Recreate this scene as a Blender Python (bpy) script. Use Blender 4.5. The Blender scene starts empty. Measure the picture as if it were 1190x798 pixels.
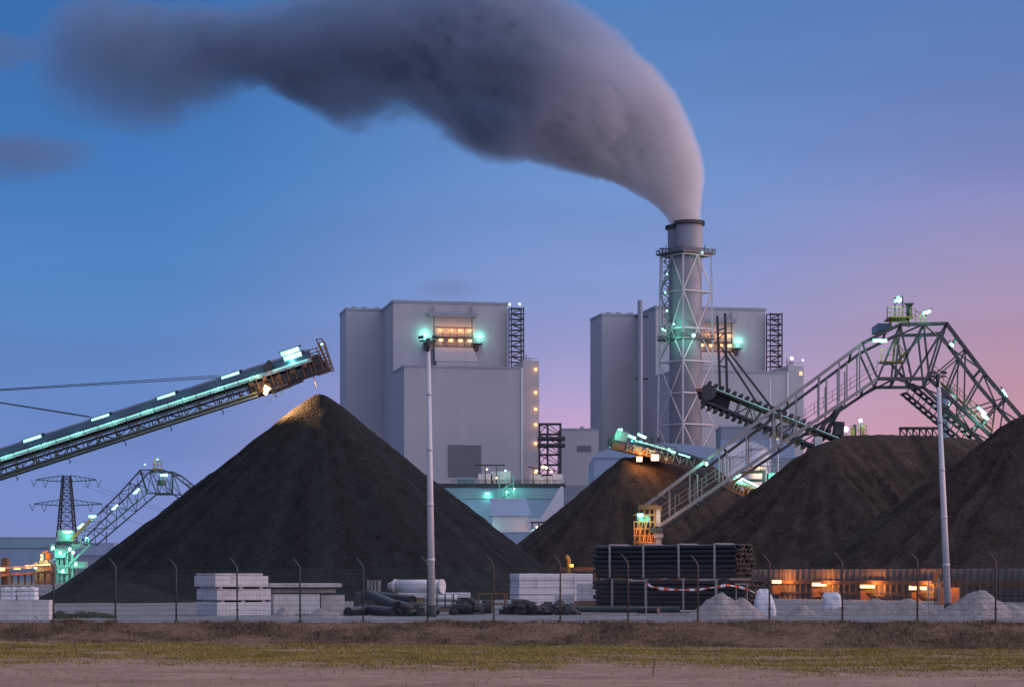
import bpy, math, random
from mathutils import Vector, Matrix, noise
random.seed(7)
S = bpy.context.scene
COL = S.collection
F = 2684.0; CX = 595.0; HY = 667.0; EYE = 1.8      # focal length, centre and horizon of the photograph in its pixels; eye height
def P(px, py, Y): return Vector(((px-CX)/F*Y, Y, EYE-(py-HY)/F*Y))
def X_(px, Y): return (px-CX)/F*Y
def Z_(py, Y): return EYE-(py-HY)/F*Y
def gz(x): return 0.0053*max(-20, min(20, x))
R = math.radians
V = Vector

# ---------------------------------------------------------------- materials
def mat(name, col, rough=.75, metal=0., var=.15, scale=1.5, bump=0., bscale=None, rust=None, ribs=None, spec=.3):
    m = bpy.data.materials.new(name); m.use_nodes = True
    nt = m.node_tree; b = nt.nodes['Principled BSDF']
    b.inputs['Roughness'].default_value = rough; b.inputs['Metallic'].default_value = metal
    b.inputs['Specular IOR Level'].default_value = spec
    tc = nt.nodes.new('ShaderNodeTexCoord')
    n = nt.nodes.new('ShaderNodeTexNoise'); n.inputs['Scale'].default_value = scale; n.inputs['Detail'].default_value = 6
    n.inputs['Roughness'].default_value = .65
    nt.links.new(tc.outputs['Object'], n.inputs['Vector'])
    r = nt.nodes.new('ShaderNodeValToRGB')
    c = V(col)
    r.color_ramp.elements[0].position = .3; r.color_ramp.elements[1].position = .7
    r.color_ramp.elements[0].color = (*(c*(1-var)), 1); r.color_ramp.elements[1].color = (*(c*(1+var)), 1)
    if rust:
        e = r.color_ramp.elements.new(.62); e.color = (*(c*(1+var*.5)), 1)
        r.color_ramp.elements[2].color = (*rust, 1)
    nt.links.new(n.outputs['Fac'], r.inputs['Fac']); nt.links.new(r.outputs['Color'], b.inputs['Base Color'])
    h = None
    if bump:
        n2 = nt.nodes.new('ShaderNodeTexNoise'); n2.inputs['Scale'].default_value = bscale or scale*4; n2.inputs['Detail'].default_value = 8
        nt.links.new(tc.outputs['Object'], n2.inputs['Vector']); h = n2.outputs['Fac']; bd = bump
    if ribs:                                              # vertical ribs of profiled cladding
        sx = nt.nodes.new('ShaderNodeSeparateXYZ'); nt.links.new(tc.outputs['Object'], sx.inputs[0])
        a = nt.nodes.new('ShaderNodeMath'); a.operation = 'ADD'
        nt.links.new(sx.outputs[0], a.inputs[0]); nt.links.new(sx.outputs[1], a.inputs[1])
        w = nt.nodes.new('ShaderNodeMath'); w.operation = 'PINGPONG'; w.inputs[1].default_value = ribs
        nt.links.new(a.outputs[0], w.inputs[0]); h = w.outputs[0]; bd = .14
        # sheet-to-sheet tone differences of the panels
        fl = nt.nodes.new('ShaderNodeVectorMath'); fl.operation = 'SNAP'; fl.inputs[1].default_value = (ribs*4, ribs*4, ribs*16)
        wn = nt.nodes.new('ShaderNodeTexWhiteNoise'); nt.links.new(tc.outputs['Object'], fl.inputs[0]); nt.links.new(fl.outputs[0], wn.inputs['Vector'])
        mr = nt.nodes.new('ShaderNodeMapRange'); mr.inputs['To Min'].default_value = .97; mr.inputs['To Max'].default_value = 1.03
        nt.links.new(wn.outputs['Value'], mr.inputs['Value'])
        mx = nt.nodes.new('ShaderNodeVectorMath'); mx.operation = 'SCALE'
        nt.links.new(r.outputs['Color'], mx.inputs[0]); nt.links.new(mr.outputs['Result'], mx.inputs['Scale'])
        nt.links.new(mx.outputs[0], b.inputs['Base Color'])
    if h is not None:
        bp = nt.nodes.new('ShaderNodeBump'); bp.inputs['Strength'].default_value = min(1, bd); bp.inputs['Distance'].default_value = .06 if not ribs else .1
        nt.links.new(h, bp.inputs['Height']); nt.links.new(bp.outputs['Normal'], b.inputs['Normal'])
    return m
def emis(name, col, k):
    m = bpy.data.materials.new(name); m.use_nodes = True; b = m.node_tree.nodes['Principled BSDF']
    b.inputs['Base Color'].default_value = (.6, .6, .6, 1); b.inputs['Emission Color'].default_value = (*col, 1); b.inputs['Emission Strength'].default_value = k
    return m
M = dict(
    coal=mat('coal', (.015, .0168, .0175), .95, var=.35, scale=.9, bump=1., bscale=5, spec=.15),
    coal2=mat('sunset_brown_coal', (.036, .0275, .0235), .95, var=.35, scale=.7, bump=1., bscale=4, spec=.15),  # browner coal, with the sunset's warmth put into its colour
    clad=mat('grey_cladding', (.38, .39, .42), .6, var=.05, scale=.03, ribs=1.1),
    clad_d=mat('slate_cladding', (.22, .25, .30), .6, var=.06, scale=.05, ribs=.8),
    clad_w=mat('white_cladding', (.62, .62, .63), .6, var=.05, scale=.05, ribs=.7),
    clad_b=mat('blue_cladding', (.24, .32, .43), .5, var=.08, scale=.06, ribs=.7),
    clad_t=mat('teal_cladding', (.20, .32, .37), .5, var=.08, scale=.06, ribs=.8),
    louvre=mat('louvre_grey', (.14, .15, .17), .6, var=.1, ribs=.5),
    roof=mat('roof_sheet', (.27, .31, .36), .6, var=.12, scale=.1),
    flue=mat('flue_grey', (.27, .27, .30), .6, var=.1, scale=.15, bump=.1, bscale=.6),
    whsteel=mat('white_painted_steel', (.50, .47, .48), .5, var=.1, scale=.4),
    steel=mat('grey_steel', (.085, .082, .088), .55, .3, var=.25, scale=1.2, rust=(.16, .10, .07)),
    dsteel=mat('dark_steel', (.055, .058, .062), .6, .3, var=.35, scale=1., rust=(.09, .055, .035)),
    ltsteel=mat('pale_steel', (.30, .27, .27), .55, .2, var=.2, scale=.9, rust=(.20, .125, .09)),
    galv=mat('galvanised_steel', (.50, .49, .51), .5, .2, var=.08, scale=.6),
    hood=mat('belt_hood', (.035, .065, .11), .30, .3, var=.12, scale=.4, spec=.6),
    yellow=mat('yellow_paint', (.36, .22, .05), .5, var=.2, scale=2),
    orange=mat('orange_paint', (.30, .11, .04), .55, var=.25, scale=2),
    mach=mat('machine_green', (.22, .34, .30), .5, var=.25, scale=1.2, rust=(.22, .12, .06)),
    rubber=mat('rubber_belt', (.02, .02, .021), .85, var=.2, scale=3),
    conc=mat('concrete', (.60, .56, .55), .9, var=.22, scale=1.6, bump=.35, bscale=9, rust=(.33, .30, .28)),
    conc_d=mat('stained_concrete', (.48, .42, .40), .9, var=.32, scale=1.2, bump=.4, bscale=8, rust=(.24, .21, .19)),
    white=mat('white_sheeting', (.70, .70, .73), .55, var=.1, scale=2.5, bump=.5, bscale=5),
    pvc=mat('pale_pipe', (.58, .57, .58), .45, var=.08, scale=2),
    bpipe=mat('black_pipe', (.017, .020, .023), .42, var=.3, scale=2., spec=.45),
    gpipe=mat('green_pipe', (.020, .045, .045), .45, var=.25, scale=2.),
    timber=mat('grey_timber', (.27, .255, .25), .9, var=.2, scale=5),
    wood=mat('brown_wood', (.20, .13, .08), .9, var=.3, scale=6),
    rusty=mat('rusty_steel', (.17, .09, .05), .85, var=.4, scale=4, bump=.3),
    pile=mat('sheet_pile', (.20, .17, .15), .85, .1, var=.3, scale=1.2, rust=(.15, .085, .05)),
    gravel=mat('gravel', (.28, .255, .25), 1., var=.28, scale=5, bump=1., bscale=16),
    fence=mat('green_fence_paint', (.055, .085, .080), .5, .2, var=.15, scale=3),
    brown=mat('brown_fence_paint', (.10, .075, .065), .6, .2, var=.15, scale=3),
    bag=mat('woven_bag', (.62, .63, .67), .8, var=.1, scale=5, bump=.6, bscale=6),
    red=mat('red_paint', (.55, .06, .03), .6, var=.1),
    teal=emis('teal_lamp', (.36, 1., .80), 1.5), tealdim=emis('teal_reflection', (.10, .80, .62), .85),
    warm=emis('sodium_lamp', (1., .62, .28), 3.2), amber=emis('amber_lamp', (1., .40, .09), 1.6), sodium=emis('wall_sodium_lamp', (1., .55, .20), 4.), cool=emis('cool_lamp', (.75, 1., .95), 1.6),
)
def coalmat(m):
    nt = m.node_tree; b = nt.nodes['Principled BSDF']; r = nt.nodes['Color Ramp']
    a = nt.nodes.new('ShaderNodeAttribute'); a.attribute_name = 'streak'
    mr = nt.nodes.new('ShaderNodeMapRange'); mr.inputs['From Min'].default_value = .1; mr.inputs['From Max'].default_value = .9; mr.inputs['To Min'].default_value = .62; mr.inputs['To Max'].default_value = 1.4
    nt.links.new(a.outputs['Fac'], mr.inputs['Value'])
    n = nt.nodes.new('ShaderNodeTexNoise'); n.inputs['Scale'].default_value = 3.2; n.inputs['Detail'].default_value = 9; n.inputs['Roughness'].default_value = .8
    nt.links.new(nt.nodes['Texture Coordinate'].outputs['Object'], n.inputs['Vector'])
    m2 = nt.nodes.new('ShaderNodeMapRange'); m2.inputs['From Min'].default_value = .3; m2.inputs['From Max'].default_value = .7; m2.inputs['To Min'].default_value = .55; m2.inputs['To Max'].default_value = 1.45
    nt.links.new(n.outputs['Fac'], m2.inputs['Value'])
    mu = nt.nodes.new('ShaderNodeMath'); mu.operation = 'MULTIPLY'; nt.links.new(mr.outputs[0], mu.inputs[0]); nt.links.new(m2.outputs[0], mu.inputs[1])
    sc = nt.nodes.new('ShaderNodeVectorMath'); sc.operation = 'SCALE'; nt.links.new(r.outputs[0], sc.inputs[0]); nt.links.new(mu.outputs[0], sc.inputs['Scale']); nt.links.new(sc.outputs[0], b.inputs['Base Color'])
    nt.nodes['Bump'].inputs['Distance'].default_value = .3
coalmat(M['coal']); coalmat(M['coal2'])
def tapemat():
    m = mat('red_white_tape', (.7, .7, .7), .5); nt = m.node_tree; b = nt.nodes['Principled BSDF']
    tc = nt.nodes['Texture Coordinate']; sx = nt.nodes.new('ShaderNodeSeparateXYZ'); nt.links.new(tc.outputs['Object'], sx.inputs[0])
    w = nt.nodes.new('ShaderNodeMath'); w.operation = 'PINGPONG'; w.inputs[1].default_value = .22; nt.links.new(sx.outputs[0], w.inputs[0])
    g = nt.nodes.new('ShaderNodeMath'); g.operation = 'GREATER_THAN'; g.inputs[1].default_value = .11; nt.links.new(w.outputs[0], g.inputs[0])
    mx = nt.nodes.new('ShaderNodeMix'); mx.data_type = 'RGBA'; mx.inputs[6].default_value = (.75, .74, .74, 1); mx.inputs[7].default_value = (.7, .10, .04, 1)
    nt.links.new(g.outputs[0], mx.inputs[0]); nt.links.new(mx.outputs[2], b.inputs['Base Color'])
    return m
M['tape'] = tapemat()

# ---------------------------------------------------------------- mesh building
ORG = {}
class MB:
    def __init__(s): s.v = []; s.f = []; s.sm = []
    def add(s, vs, fs, smooth=False):
        o = len(s.v); s.v += [V(p) for p in vs]
        for f in fs: s.f.append([i+o for i in f]); s.sm.append(smooth)
        return s
    def hexa(s, c):      # 8 corners: bottom 4 ccw, top 4 ccw
        return s.add(c, [(3, 2, 1, 0), (4, 5, 6, 7), (0, 1, 5, 4), (1, 2, 6, 5), (2, 3, 7, 6), (3, 0, 4, 7)])
    def box(s, lo, hi, mtx=None):
        c = [V((x, y, z)) for z in (lo[2], hi[2]) for x, y in ((lo[0], lo[1]), (hi[0], lo[1]), (hi[0], hi[1]), (lo[0], hi[1]))]
        if mtx: c = [mtx @ p for p in c]
        return s.hexa(c)
    def cbox(s, c, sz, rz=0, ry=0):
        m = Matrix.Translation(V(c)) @ Matrix.Rotation(rz, 4, 'Z') @ Matrix.Rotation(ry, 4, 'Y')
        h = V(sz)/2
        return s.box(-h, h, m)
    def bar(s, p, q, w, h=None, up=(0, 0, 1)):
        p = V(p); q = V(q); d = q-p
        if d.length < 1e-6: return s
        d.normalize(); u = V(up)
        if abs(d.dot(u)) > .97: u = V((0, 1, 0))
        a = d.cross(u).normalized(); b = a.cross(d).normalized(); h = h or w
        a = a*w/2; b = b*h/2
        c = [p-a-b, p+a-b, q+a-b, q-a-b, p-a+b, p+a+b, q+a+b, q-a+b]
        return s.hexa(c)
    def tube(s, pts, r, n=8, caps=True, closed=False):
        pts = [V(p) for p in pts]; rs = r if isinstance(r, (list, tuple)) else [r]*len(pts)
        vs = []; fs = []; pa = None
        for i, p in enumerate(pts):
            d = (pts[min(i+1, len(pts)-1)]-pts[max(i-1, 0)]).normalized()
            if pa is None:
                u = V((0, 0, 1)) if abs(d.z) < .9 else V((1, 0, 0)); pa = d.cross(u).normalized()
            pa = (pa-d*pa.dot(d)).normalized(); pb = d.cross(pa)
            for k in range(n):
                t = 2*math.pi*k/n; vs.append(p+(pa*math.cos(t)+pb*math.sin(t))*rs[i])
        for i in range(len(pts)-1):
            for k in range(n): fs.append((i*n+k, i*n+(k+1) % n, (i+1)*n+(k+1) % n, (i+1)*n+k))
        o = len(s.v); s.add(vs, fs, True)
        if caps:
            s.f.append([o+k for k in range(n)][::-1]); s.sm.append(False)
            e = o+(len(pts)-1)*n; s.f.append([e+k for k in range(n)]); s.sm.append(False)
        return s
    def build(s, name, m, parent=None, bevel=0):
        me = bpy.data.meshes.new(name)
        org = ORG[parent.name] if parent is not None else V((0, 0, 0))
        if parent is None and s.v:
            org = V((sum(p.x for p in s.v)/len(s.v), sum(p.y for p in s.v)/len(s.v), min(p.z for p in s.v)))
        me.from_pydata([tuple(p-org) for p in s.v], [], s.f); me.polygons.foreach_set('use_smooth', s.sm)
        me.materials.append(M[m] if isinstance(m, str) else m); me.update()
        o = bpy.data.objects.new(name, me); COL.objects.link(o)
        if parent is not None: o.parent = parent
        else: o.location = org
        ORG[o.name] = org
        if bevel:
            b = o.modifiers.new('edge', 'BEVEL'); b.width = bevel; b.segments = 2; b.limit_method = 'ANGLE'
        return o
def tag(o, label, cat, group=None, kind=None):
    if label: o['label'] = label
    if cat: o['category'] = cat
    if group: o['group'] = group
    if kind or cat: o['kind'] = kind or 'thing'
    return o
def thing(name, loc, label, cat, group=None):
    o = bpy.data.objects.new(name, None); COL.objects.link(o); o.location = V(loc); o.empty_display_size = .2
    ORG[o.name] = V(loc)
    return tag(o, label, cat, group)
def lamp(parent, loc, col, power, r=.15, kind='POINT', aim=None, angle=60):
    l = bpy.data.lights.new('lamp_light', kind); l.color = col; l.energy = power; l.shadow_soft_size = r
    o = bpy.data.objects.new('lamp_light', l); COL.objects.link(o)
    if kind == 'SPOT': l.spot_size = R(angle); l.spot_blend = .6; o.rotation_euler = (V(aim)-V(loc)).to_track_quat('-Z', 'Y').to_euler()
    if parent is not None: o.parent = parent; o.location = V(loc)-ORG[parent.name]
    else: o.location = V(loc)
    return o
TEAL = (.22, 1., .72); AMB = (1., .36, .07); WARM = (1., .62, .30)
def lerp(a, b, t): return a+(b-a)*t
def pathpt(pts, t):      # point at fraction t of a polyline by length
    L = [(pts[i+1]-pts[i]).length for i in range(len(pts)-1)]; d = t*sum(L)
    for i, l in enumerate(L):
        if d <= l or i == len(L)-1: return pts[i].lerp(pts[i+1], d/l)
        d -= l
def nz(x, y, z=0, o=4): return noise.fractal(V((x, y, z)), 1., 2., o)

# ---------------------------------------------------------------- world: dusk sky
FILL_DOME = (.58, .55, .63)
SUN_AZ, SUN_EL = R(87), R(3.)     # azimuth right of the view direction
w = bpy.data.worlds.new('World'); S.world = w; w.use_nodes = True; nt = w.node_tree; nt.nodes.clear()
def N(t, **k):
    n = nt.nodes.new(t)
    for a, b in k.items(): setattr(n, a, b)
    return n
out = N('ShaderNodeOutputWorld'); tc = N('ShaderNodeTexCoord'); sx = N('ShaderNodeSeparateXYZ')
nt.links.new(tc.outputs['Generated'], sx.inputs[0])
def srgb(r, g, b): return tuple(((c/255+.055)/1.055)**2.4 if c > 10 else c/255/12.92 for c in (r, g, b))
def ramp(stops):
    r = N('ShaderNodeValToRGB'); cr = r.color_ramp; cr.interpolation = 'EASE' if False else 'LINEAR'
    for i, (p, c) in enumerate(stops):
        e = cr.elements[i] if i < 2 else cr.elements.new(p)
        e.position = p; e.color = (*srgb(*c), 1)
    nt.links.new(sx.outputs['Z'], r.inputs[0]); return r.outputs[0]
left = ramp([(0, (126, 138, 196)), (.03, (117, 137, 197)), (.07, (102, 134, 196)), (.12, (83, 130, 192)), (.17, (66, 119, 184)), (.25, (51, 103, 168)), (.6, (34, 70, 135)), (1, (26, 52, 105))])
mid = ramp([(0, (214, 168, 198)), (.04, (208, 166, 200)), (.062, (196, 163, 202)), (.085, (166, 158, 205)), (.12, (134, 152, 206)), (.17, (106, 143, 201)), (.25, (78, 122, 182)), (1, (26, 52, 105))])
right = ramp([(0, (216, 150, 150)), (.04, (208, 149, 156)), (.075, (192, 146, 166)), (.11, (172, 146, 177)), (.14, (150, 142, 186)), (.17, (124, 134, 188)), (.21, (98, 125, 182)), (.25, (82, 116, 174)), (.6, (50, 76, 140)), (1, (26, 52, 105))])
def math_(op, a, b=None):
    n = N('ShaderNodeMath', operation=op)
    for i, q in enumerate((a, b)):
        if q is None: continue
        if isinstance(q, (int, float)): n.inputs[i].default_value = q
        else: nt.links.new(q, n.inputs[i])
    return n.outputs[0]
def maprange(v, a, b, c, d, smooth=True):
    n = N('ShaderNodeMapRange', interpolation_type='SMOOTHSTEP' if smooth else 'LINEAR')
    nt.links.new(v, n.inputs['Value'])
    for k, q in zip(('From Min', 'From Max', 'To Min', 'To Max'), (a, b, c, d)): n.inputs[k].default_value = q
    return n.outputs[0]
az = math_('ARCTAN2', sx.outputs['X'], sx.outputs['Y'])
f1 = maprange(az, -.17, .055, 0, 1); f2 = maprange(az, .04, .23, 0, 1); f3 = maprange(az, 2., 2.9, 0, 1)
prev = left
for f_, c_ in ((f1, mid), (f2, right), (f3, left)):
    mx = N('ShaderNodeMix', data_type='RGBA'); nt.links.new(f_, mx.inputs[0]); nt.links.new(prev, mx.inputs[6]); nt.links.new(c_, mx.inputs[7]); prev = mx.outputs[2]
# afterglow around the set sun, outside the frame on the right
ca = math_('COSINE', math_('SUBTRACT', az, SUN_AZ+.2)); cp = math_('POWER', math_('MAXIMUM', ca, 0), 3.)
ez = math_('POWER', 2.718, math_('MULTIPLY', sx.outputs['Z'], -4.5)); gl = math_('MULTIPLY', math_('MULTIPLY', cp, ez), maprange(az, .25, .9, 0, 1.))
gc = N('ShaderNodeVectorMath', operation='SCALE'); gc.inputs[0].default_value = (1.15, .52, .36); nt.links.new(gl, gc.inputs['Scale'])
ad = N('ShaderNodeVectorMath', operation='ADD'); nt.links.new(mx.outputs[2], ad.inputs[0]); nt.links.new(gc.outputs[0], ad.inputs[1])
# thin uneven haze layers
hm = N('ShaderNodeMapping'); hm.inputs['Scale'].default_value = (3, 3, 26); nt.links.new(tc.outputs['Generated'], hm.inputs['Vector'])
hn = N('ShaderNodeTexNoise'); hn.inputs['Scale'].default_value = 1.3; hn.inputs['Detail'].default_value = 5; nt.links.new(hm.outputs[0], hn.inputs['Vector'])
hz = N('ShaderNodeVectorMath', operation='SCALE'); nt.links.new(ad.outputs[0], hz.inputs[0]); nt.links.new(maprange(hn.outputs["Fac"], .3, .7, .97, 1.06), hz.inputs['Scale']); ad = hz
# added fill: sky overhead and behind the viewer brightened to light the ground
hi = maprange(sx.outputs['Z'], .27, .62, 0, 1); be = maprange(sx.outputs['Y'], .45, -.35, 0, 1)
hb = math_('MULTIPLY', math_('MAXIMUM', math_('MULTIPLY', hi, 1.55), be), maprange(sx.outputs['X'], -.9, .7, .06, 1.4, False))
pc = N('ShaderNodeVectorMath', operation='SCALE'); pc.inputs[0].default_value = FILL_DOME; nt.links.new(hb, pc.inputs['Scale'])
ad2 = N('ShaderNodeVectorMath', operation='ADD'); nt.links.new(ad.outputs[0], ad2.inputs[0]); nt.links.new(pc.outputs[0], ad2.inputs[1])
bg = N('ShaderNodeBackground'); bg.inputs['Strength'].default_value = 1.; nt.links.new(ad2.outputs[0], bg.inputs['Color'])
sky = N('ShaderNodeTexSky'); sky.sky_type = 'NISHITA'; sky.sun_disc = False; sky.sun_elevation = R(.5); sky.sun_rotation = SUN_AZ
sky.ozone_density = 3.; bg2 = N('ShaderNodeBackground'); bg2.inputs['Strength'].default_value = .02; nt.links.new(sky.outputs[0], bg2.inputs['Color'])
sh = N('ShaderNodeAddShader'); nt.links.new(bg.outputs[0], sh.inputs[0]); nt.links.new(bg2.outputs[0], sh.inputs[1]); nt.links.new(sh.outputs[0], out.inputs['Surface'])
sl = bpy.data.lights.new('sun', 'SUN'); sl.energy = 1.6; sl.angle = R(14); sl.color = (1., .58, .50)
so = bpy.data.objects.new('sun', sl); COL.objects.link(so)
sd = V((math.sin(SUN_AZ)*math.cos(SUN_EL), math.cos(SUN_AZ)*math.cos(SUN_EL), math.sin(SUN_EL)))
so.rotation_euler = sd.to_track_quat('Z', 'Y').to_euler()

# ---------------------------------------------------------------- camera
cam = bpy.data.cameras.new('camera'); co = bpy.data.objects.new('camera', cam); COL.objects.link(co)
co.location = (0, 0, EYE); co.rotation_euler = (R(90), 0, 0)
cam.sensor_width = 36; cam.lens = 36*F/1190; cam.shift_y = (HY-399)/1190; cam.clip_end = 20000; cam.clip_start = .5
S.camera = co

# ---------------------------------------------------------------- ground
# fence line: from (px 62, Y 91) to (px 1157, Y 82)
FA = V((X_(62, 91), 91, 0)); FB = V((X_(1157, 82), 82, 0)); FD = (FB-FA)/(FB.x-FA.x)
def fy(x): x = max(-60, min(60, x)); return FA.y+(x-FA.x)*FD.y
def vz(x, d):              # verge/bank height, d = distance in front of the fence line
    top = gz(x)
    t = max(0, min(1, (d-.35)/2.7)); t = t*t*(3-2*t)
    z = lerp(top, -.75, t)
    return z+(.10*nz(x*.35, d*.5, 3)+.05*nz(x*1.7, d*1.7, 9))*(min(1, d*1.5) if d < 4 else .55)
def verge():
    xs = [-400, -200, -100, -60]+[-40+.33*i for i in range(243)]+[60, 100, 200, 400]
    ds = [0, .15, .35]+[.6+.25*i for i in range(12)]+[4+.5*i for i in range(70)]+[42+4*i for i in range(14)]+[110, 160, 300]
    vs = []; fs = []
    for d in ds:
        for x in xs: vs.append((x, fy(x)-d, vz(x, d)))
    n = len(xs)
    for j in range(len(ds)-1):
        for i in range(n-1): fs.append((j*n+i, (j+1)*n+i, (j+1)*n+i+1, j*n+i+1))
    b = MB(); b.v = [V(v) for v in vs]; b.f = fs; b.sm = [True]*len(fs)
    m = bpy.data.materials.new('verge_soil'); m.use_nodes = True; t = m.node_tree; bs = t.nodes['Principled BSDF']; bs.inputs['Roughness'].default_value = .95; bs.inputs['Specular IOR Level'].default_value = .1
    tcn = t.nodes.new('ShaderNodeTexCoord'); n1 = t.nodes.new('ShaderNodeTexNoise'); n1.inputs['Scale'].default_value = .35; n1.inputs['Detail'].default_value = 9; n1.inputs['Roughness'].default_value = .7
    n2 = t.nodes.new('ShaderNodeTexNoise'); n2.inputs['Scale'].default_value = 6; n2.inputs['Detail'].default_value = 10; n2.inputs['Roughness'].default_value = .7
    mp = t.nodes.new('ShaderNodeMapping'); mp.inputs['Scale'].default_value = (.4, 1, 1)
    t.links.new(tcn.outputs['Object'], mp.inputs['Vector'])
    for q in (n1, n2): t.links.new(mp.outputs['Vector'], q.inputs['Vector'])
    r1 = t.nodes.new('ShaderNodeValToRGB'); c = r1.color_ramp
    c.elements[0].position = .32; c.elements[0].color = (.25, .155, .105, 1); c.elements[1].position = .68; c.elements[1].color = (.41, .28, .205, 1)
    r2 = t.nodes.new('ShaderNodeValToRGB'); c = r2.color_ramp
    c.elements[0].position = .3; c.elements[0].color = (.55, .55, .55, 1); c.elements[1].position = .72; c.elements[1].color = (1.3, 1.3, 1.3, 1)
    t.links.new(n1.outputs['Fac'], r1.inputs[0]); t.links.new(n2.outputs['Fac'], r2.inputs[0])
    mm = t.nodes.new('ShaderNodeMix'); mm.data_type = 'RGBA'; mm.blend_type = 'MULTIPLY'; mm.inputs[0].default_value = 1
    t.links.new(r1.outputs[0], mm.inputs[6]); t.links.new(r2.outputs[0], mm.inputs[7]); 
    ge = t.nodes.new('ShaderNodeNewGeometry'); sp = t.nodes.new('ShaderNodeSeparateXYZ'); t.links.new(tcn.outputs['Object'], sp.inputs[0])
    o_ = t.nodes.new('ShaderNodeVectorMath'); o_.operation = 'DOT_PRODUCT'; o_.inputs[1].default_value = (-FD.y, 1, 0); t.links.new(ge.outputs['Position'], o_.inputs[0])
    k_ = t.nodes.new('ShaderNodeMapRange'); k_.inputs['From Min'].default_value = FA.y-FA.x*FD.y-5.5; k_.inputs['From Max'].default_value = FA.y-FA.x*FD.y-3.2; t.links.new(o_.outputs['Value'], k_.inputs['Value'])
    m3 = t.nodes.new('ShaderNodeMix'); m3.data_type = 'RGBA'; m3.blend_type = 'MULTIPLY'; m3.inputs[7].default_value = (.60, .55, .50, 1); t.links.new(k_.outputs[0], m3.inputs[0]); t.links.new(mm.outputs[2], m3.inputs[6])
    t.links.new(m3.outputs[2], bs.inputs['Base Color'])
    bp = t.nodes.new('ShaderNodeBump'); bp.inputs['Distance'].default_value = .08; t.links.new(n2.outputs['Fac'], bp.inputs['Height']); t.links.new(bp.outputs[0], bs.inputs['Normal'])
    tag(b.build('ground', m), None, None, kind='structure')
verge()
def yard():
    xs = [-5000, -1500, -500, -200, -100, -60]+[-40+.8*i for i in range(101)]+[60, 100, 200, 500, 1500, 5000]
    ds = [0]+[.5+.6*i for i in range(40)]+[25+1.5*i for i in range(40)]+[90, 110, 140, 180, 240, 320, 500, 800, 1300, 2200, 4000, 9000]
    vs = []; fs = []; n = len(xs)
    for d in ds:
        for x in xs:
            z = gz(x) if d < 60 else gz(x)*max(0, 1-(d-60)/60)
            if 0 < d < 60: z += .07*nz(x*.3, d*.3, 1)*min(1, d)
            vs.append((x, fy(x)+d, z))
    for j in range(len(ds)-1):
        for i in range(n-1): fs.append((j*n+i, j*n+i+1, (j+1)*n+i+1, (j+1)*n+i))
    b = MB(); b.v = [V(v) for v in vs]; b.f = fs; b.sm = [True]*len(fs)
    tag(b.build('yard_ground', mat('yard_soil', (.19, .185, .19), .95, var=.3, scale=.5, bump=.7, bscale=6, spec=.15)), None, None, kind='structure')
yard()

# grass and dry tufts: countless blades, one object each
def blades(name, n, xr, dr, hr, cols, dens, wdt=.012, lean=.5):
    b = MB(); vs = []; fs = []; k = 0; i = 0
    while i < n:
        x = random.uniform(*xr); d = random.uniform(*dr)
        if random.random() > dens(x, d): continue
        i += 1
        h = random.uniform(*hr)*(.6+.8*abs(nz(x*.6, d*.6, 5))); a = random.uniform(0, 6.28); wd = wdt*random.uniform(.7, 1.6)
        z = vz(x, d)-.01; p = V((x, fy(x)-d, z)); s = V((math.cos(a), math.sin(a), 0))*wd
        le = V((random.gauss(0, lean), random.gauss(0, lean), 0))*h
        vs += [p-s, p+s, p+s*.6+le*.35+V((0, 0, h*.6)), p-s*.6+le*.35+V((0, 0, h*.6)), p+le+V((0, 0, h))]
        fs += [(k, k+1, k+2, k+3), (k+3, k+2, k+4)]; k += 5
    b.v = vs; b.f = fs; b.sm = [False]*len(fs)
    m = bpy.data.materials.new(name); m.use_nodes = True; t = m.node_tree; bs = t.nodes['Principled BSDF']; bs.inputs['Roughness'].default_value = .8; bs.inputs['Specular IOR Level'].default_value = .15
    g = t.nodes.new('ShaderNodeNewGeometry'); n1 = t.nodes.new('ShaderNodeTexNoise'); n1.inputs['Scale'].default_value = .5; n1.inputs['Detail'].default_value = 5
    t.links.new(g.outputs['Position'], n1.inputs['Vector'])
    mth = t.nodes.new('ShaderNodeMath'); mth.operation = 'MULTIPLY_ADD'; mth.inputs[1].default_value = .5; 
    t.links.new(g.outputs['Random Per Island'], mth.inputs[0]); ms = t.nodes.new('ShaderNodeMath'); ms.operation = 'SUBTRACT'; ms.inputs[1].default_value = .25
    t.links.new(n1.outputs['Fac'], ms.inputs[0]); t.links.new(ms.outputs[0], mth.inputs[2])
    r = t.nodes.new('ShaderNodeValToRGB')
    for q, (p, c) in enumerate(cols):
        e = r.color_ramp.elements[q] if q < 2 else r.color_ramp.elements.new(p)
        e.position = p; e.color = (*c, 1)
    t.links.new(mth.outputs[0], r.inputs[0]); t.links.new(r.outputs[0], bs.inputs['Base Color'])
    return b.build(name, m)
def dg(x, d):
    base = .5+1.3*nz(x*.12, d*.25, 2)
    e = min(1, max(0, (d-4.0-2.4*nz(x*.25, 0, 7))/2.5), 1)*min(1, max(0, (26+9*nz(x*.15, 1, 8)+4*nz(x*.7, 2, 3)-d)/7))
    return max(.04, min(1, base+.55))*max(e, .012)
tag(blades('grass', 150000, (-26, 26), (4, 40), (.05, .15), [(.2, (.13, .105, .025)), (.8, (.34, .25, .07)), (.5, (.23, .185, .040))], dg, .009, .8), 'strip of low yellow green grass in front of the bank', 'grass', kind='stuff')
def db(x, d): return max(.05, min(1, .45+1.5*nz(x*.35, d*.7, 12)))*(1 if d < 3.6 else .25)
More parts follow.
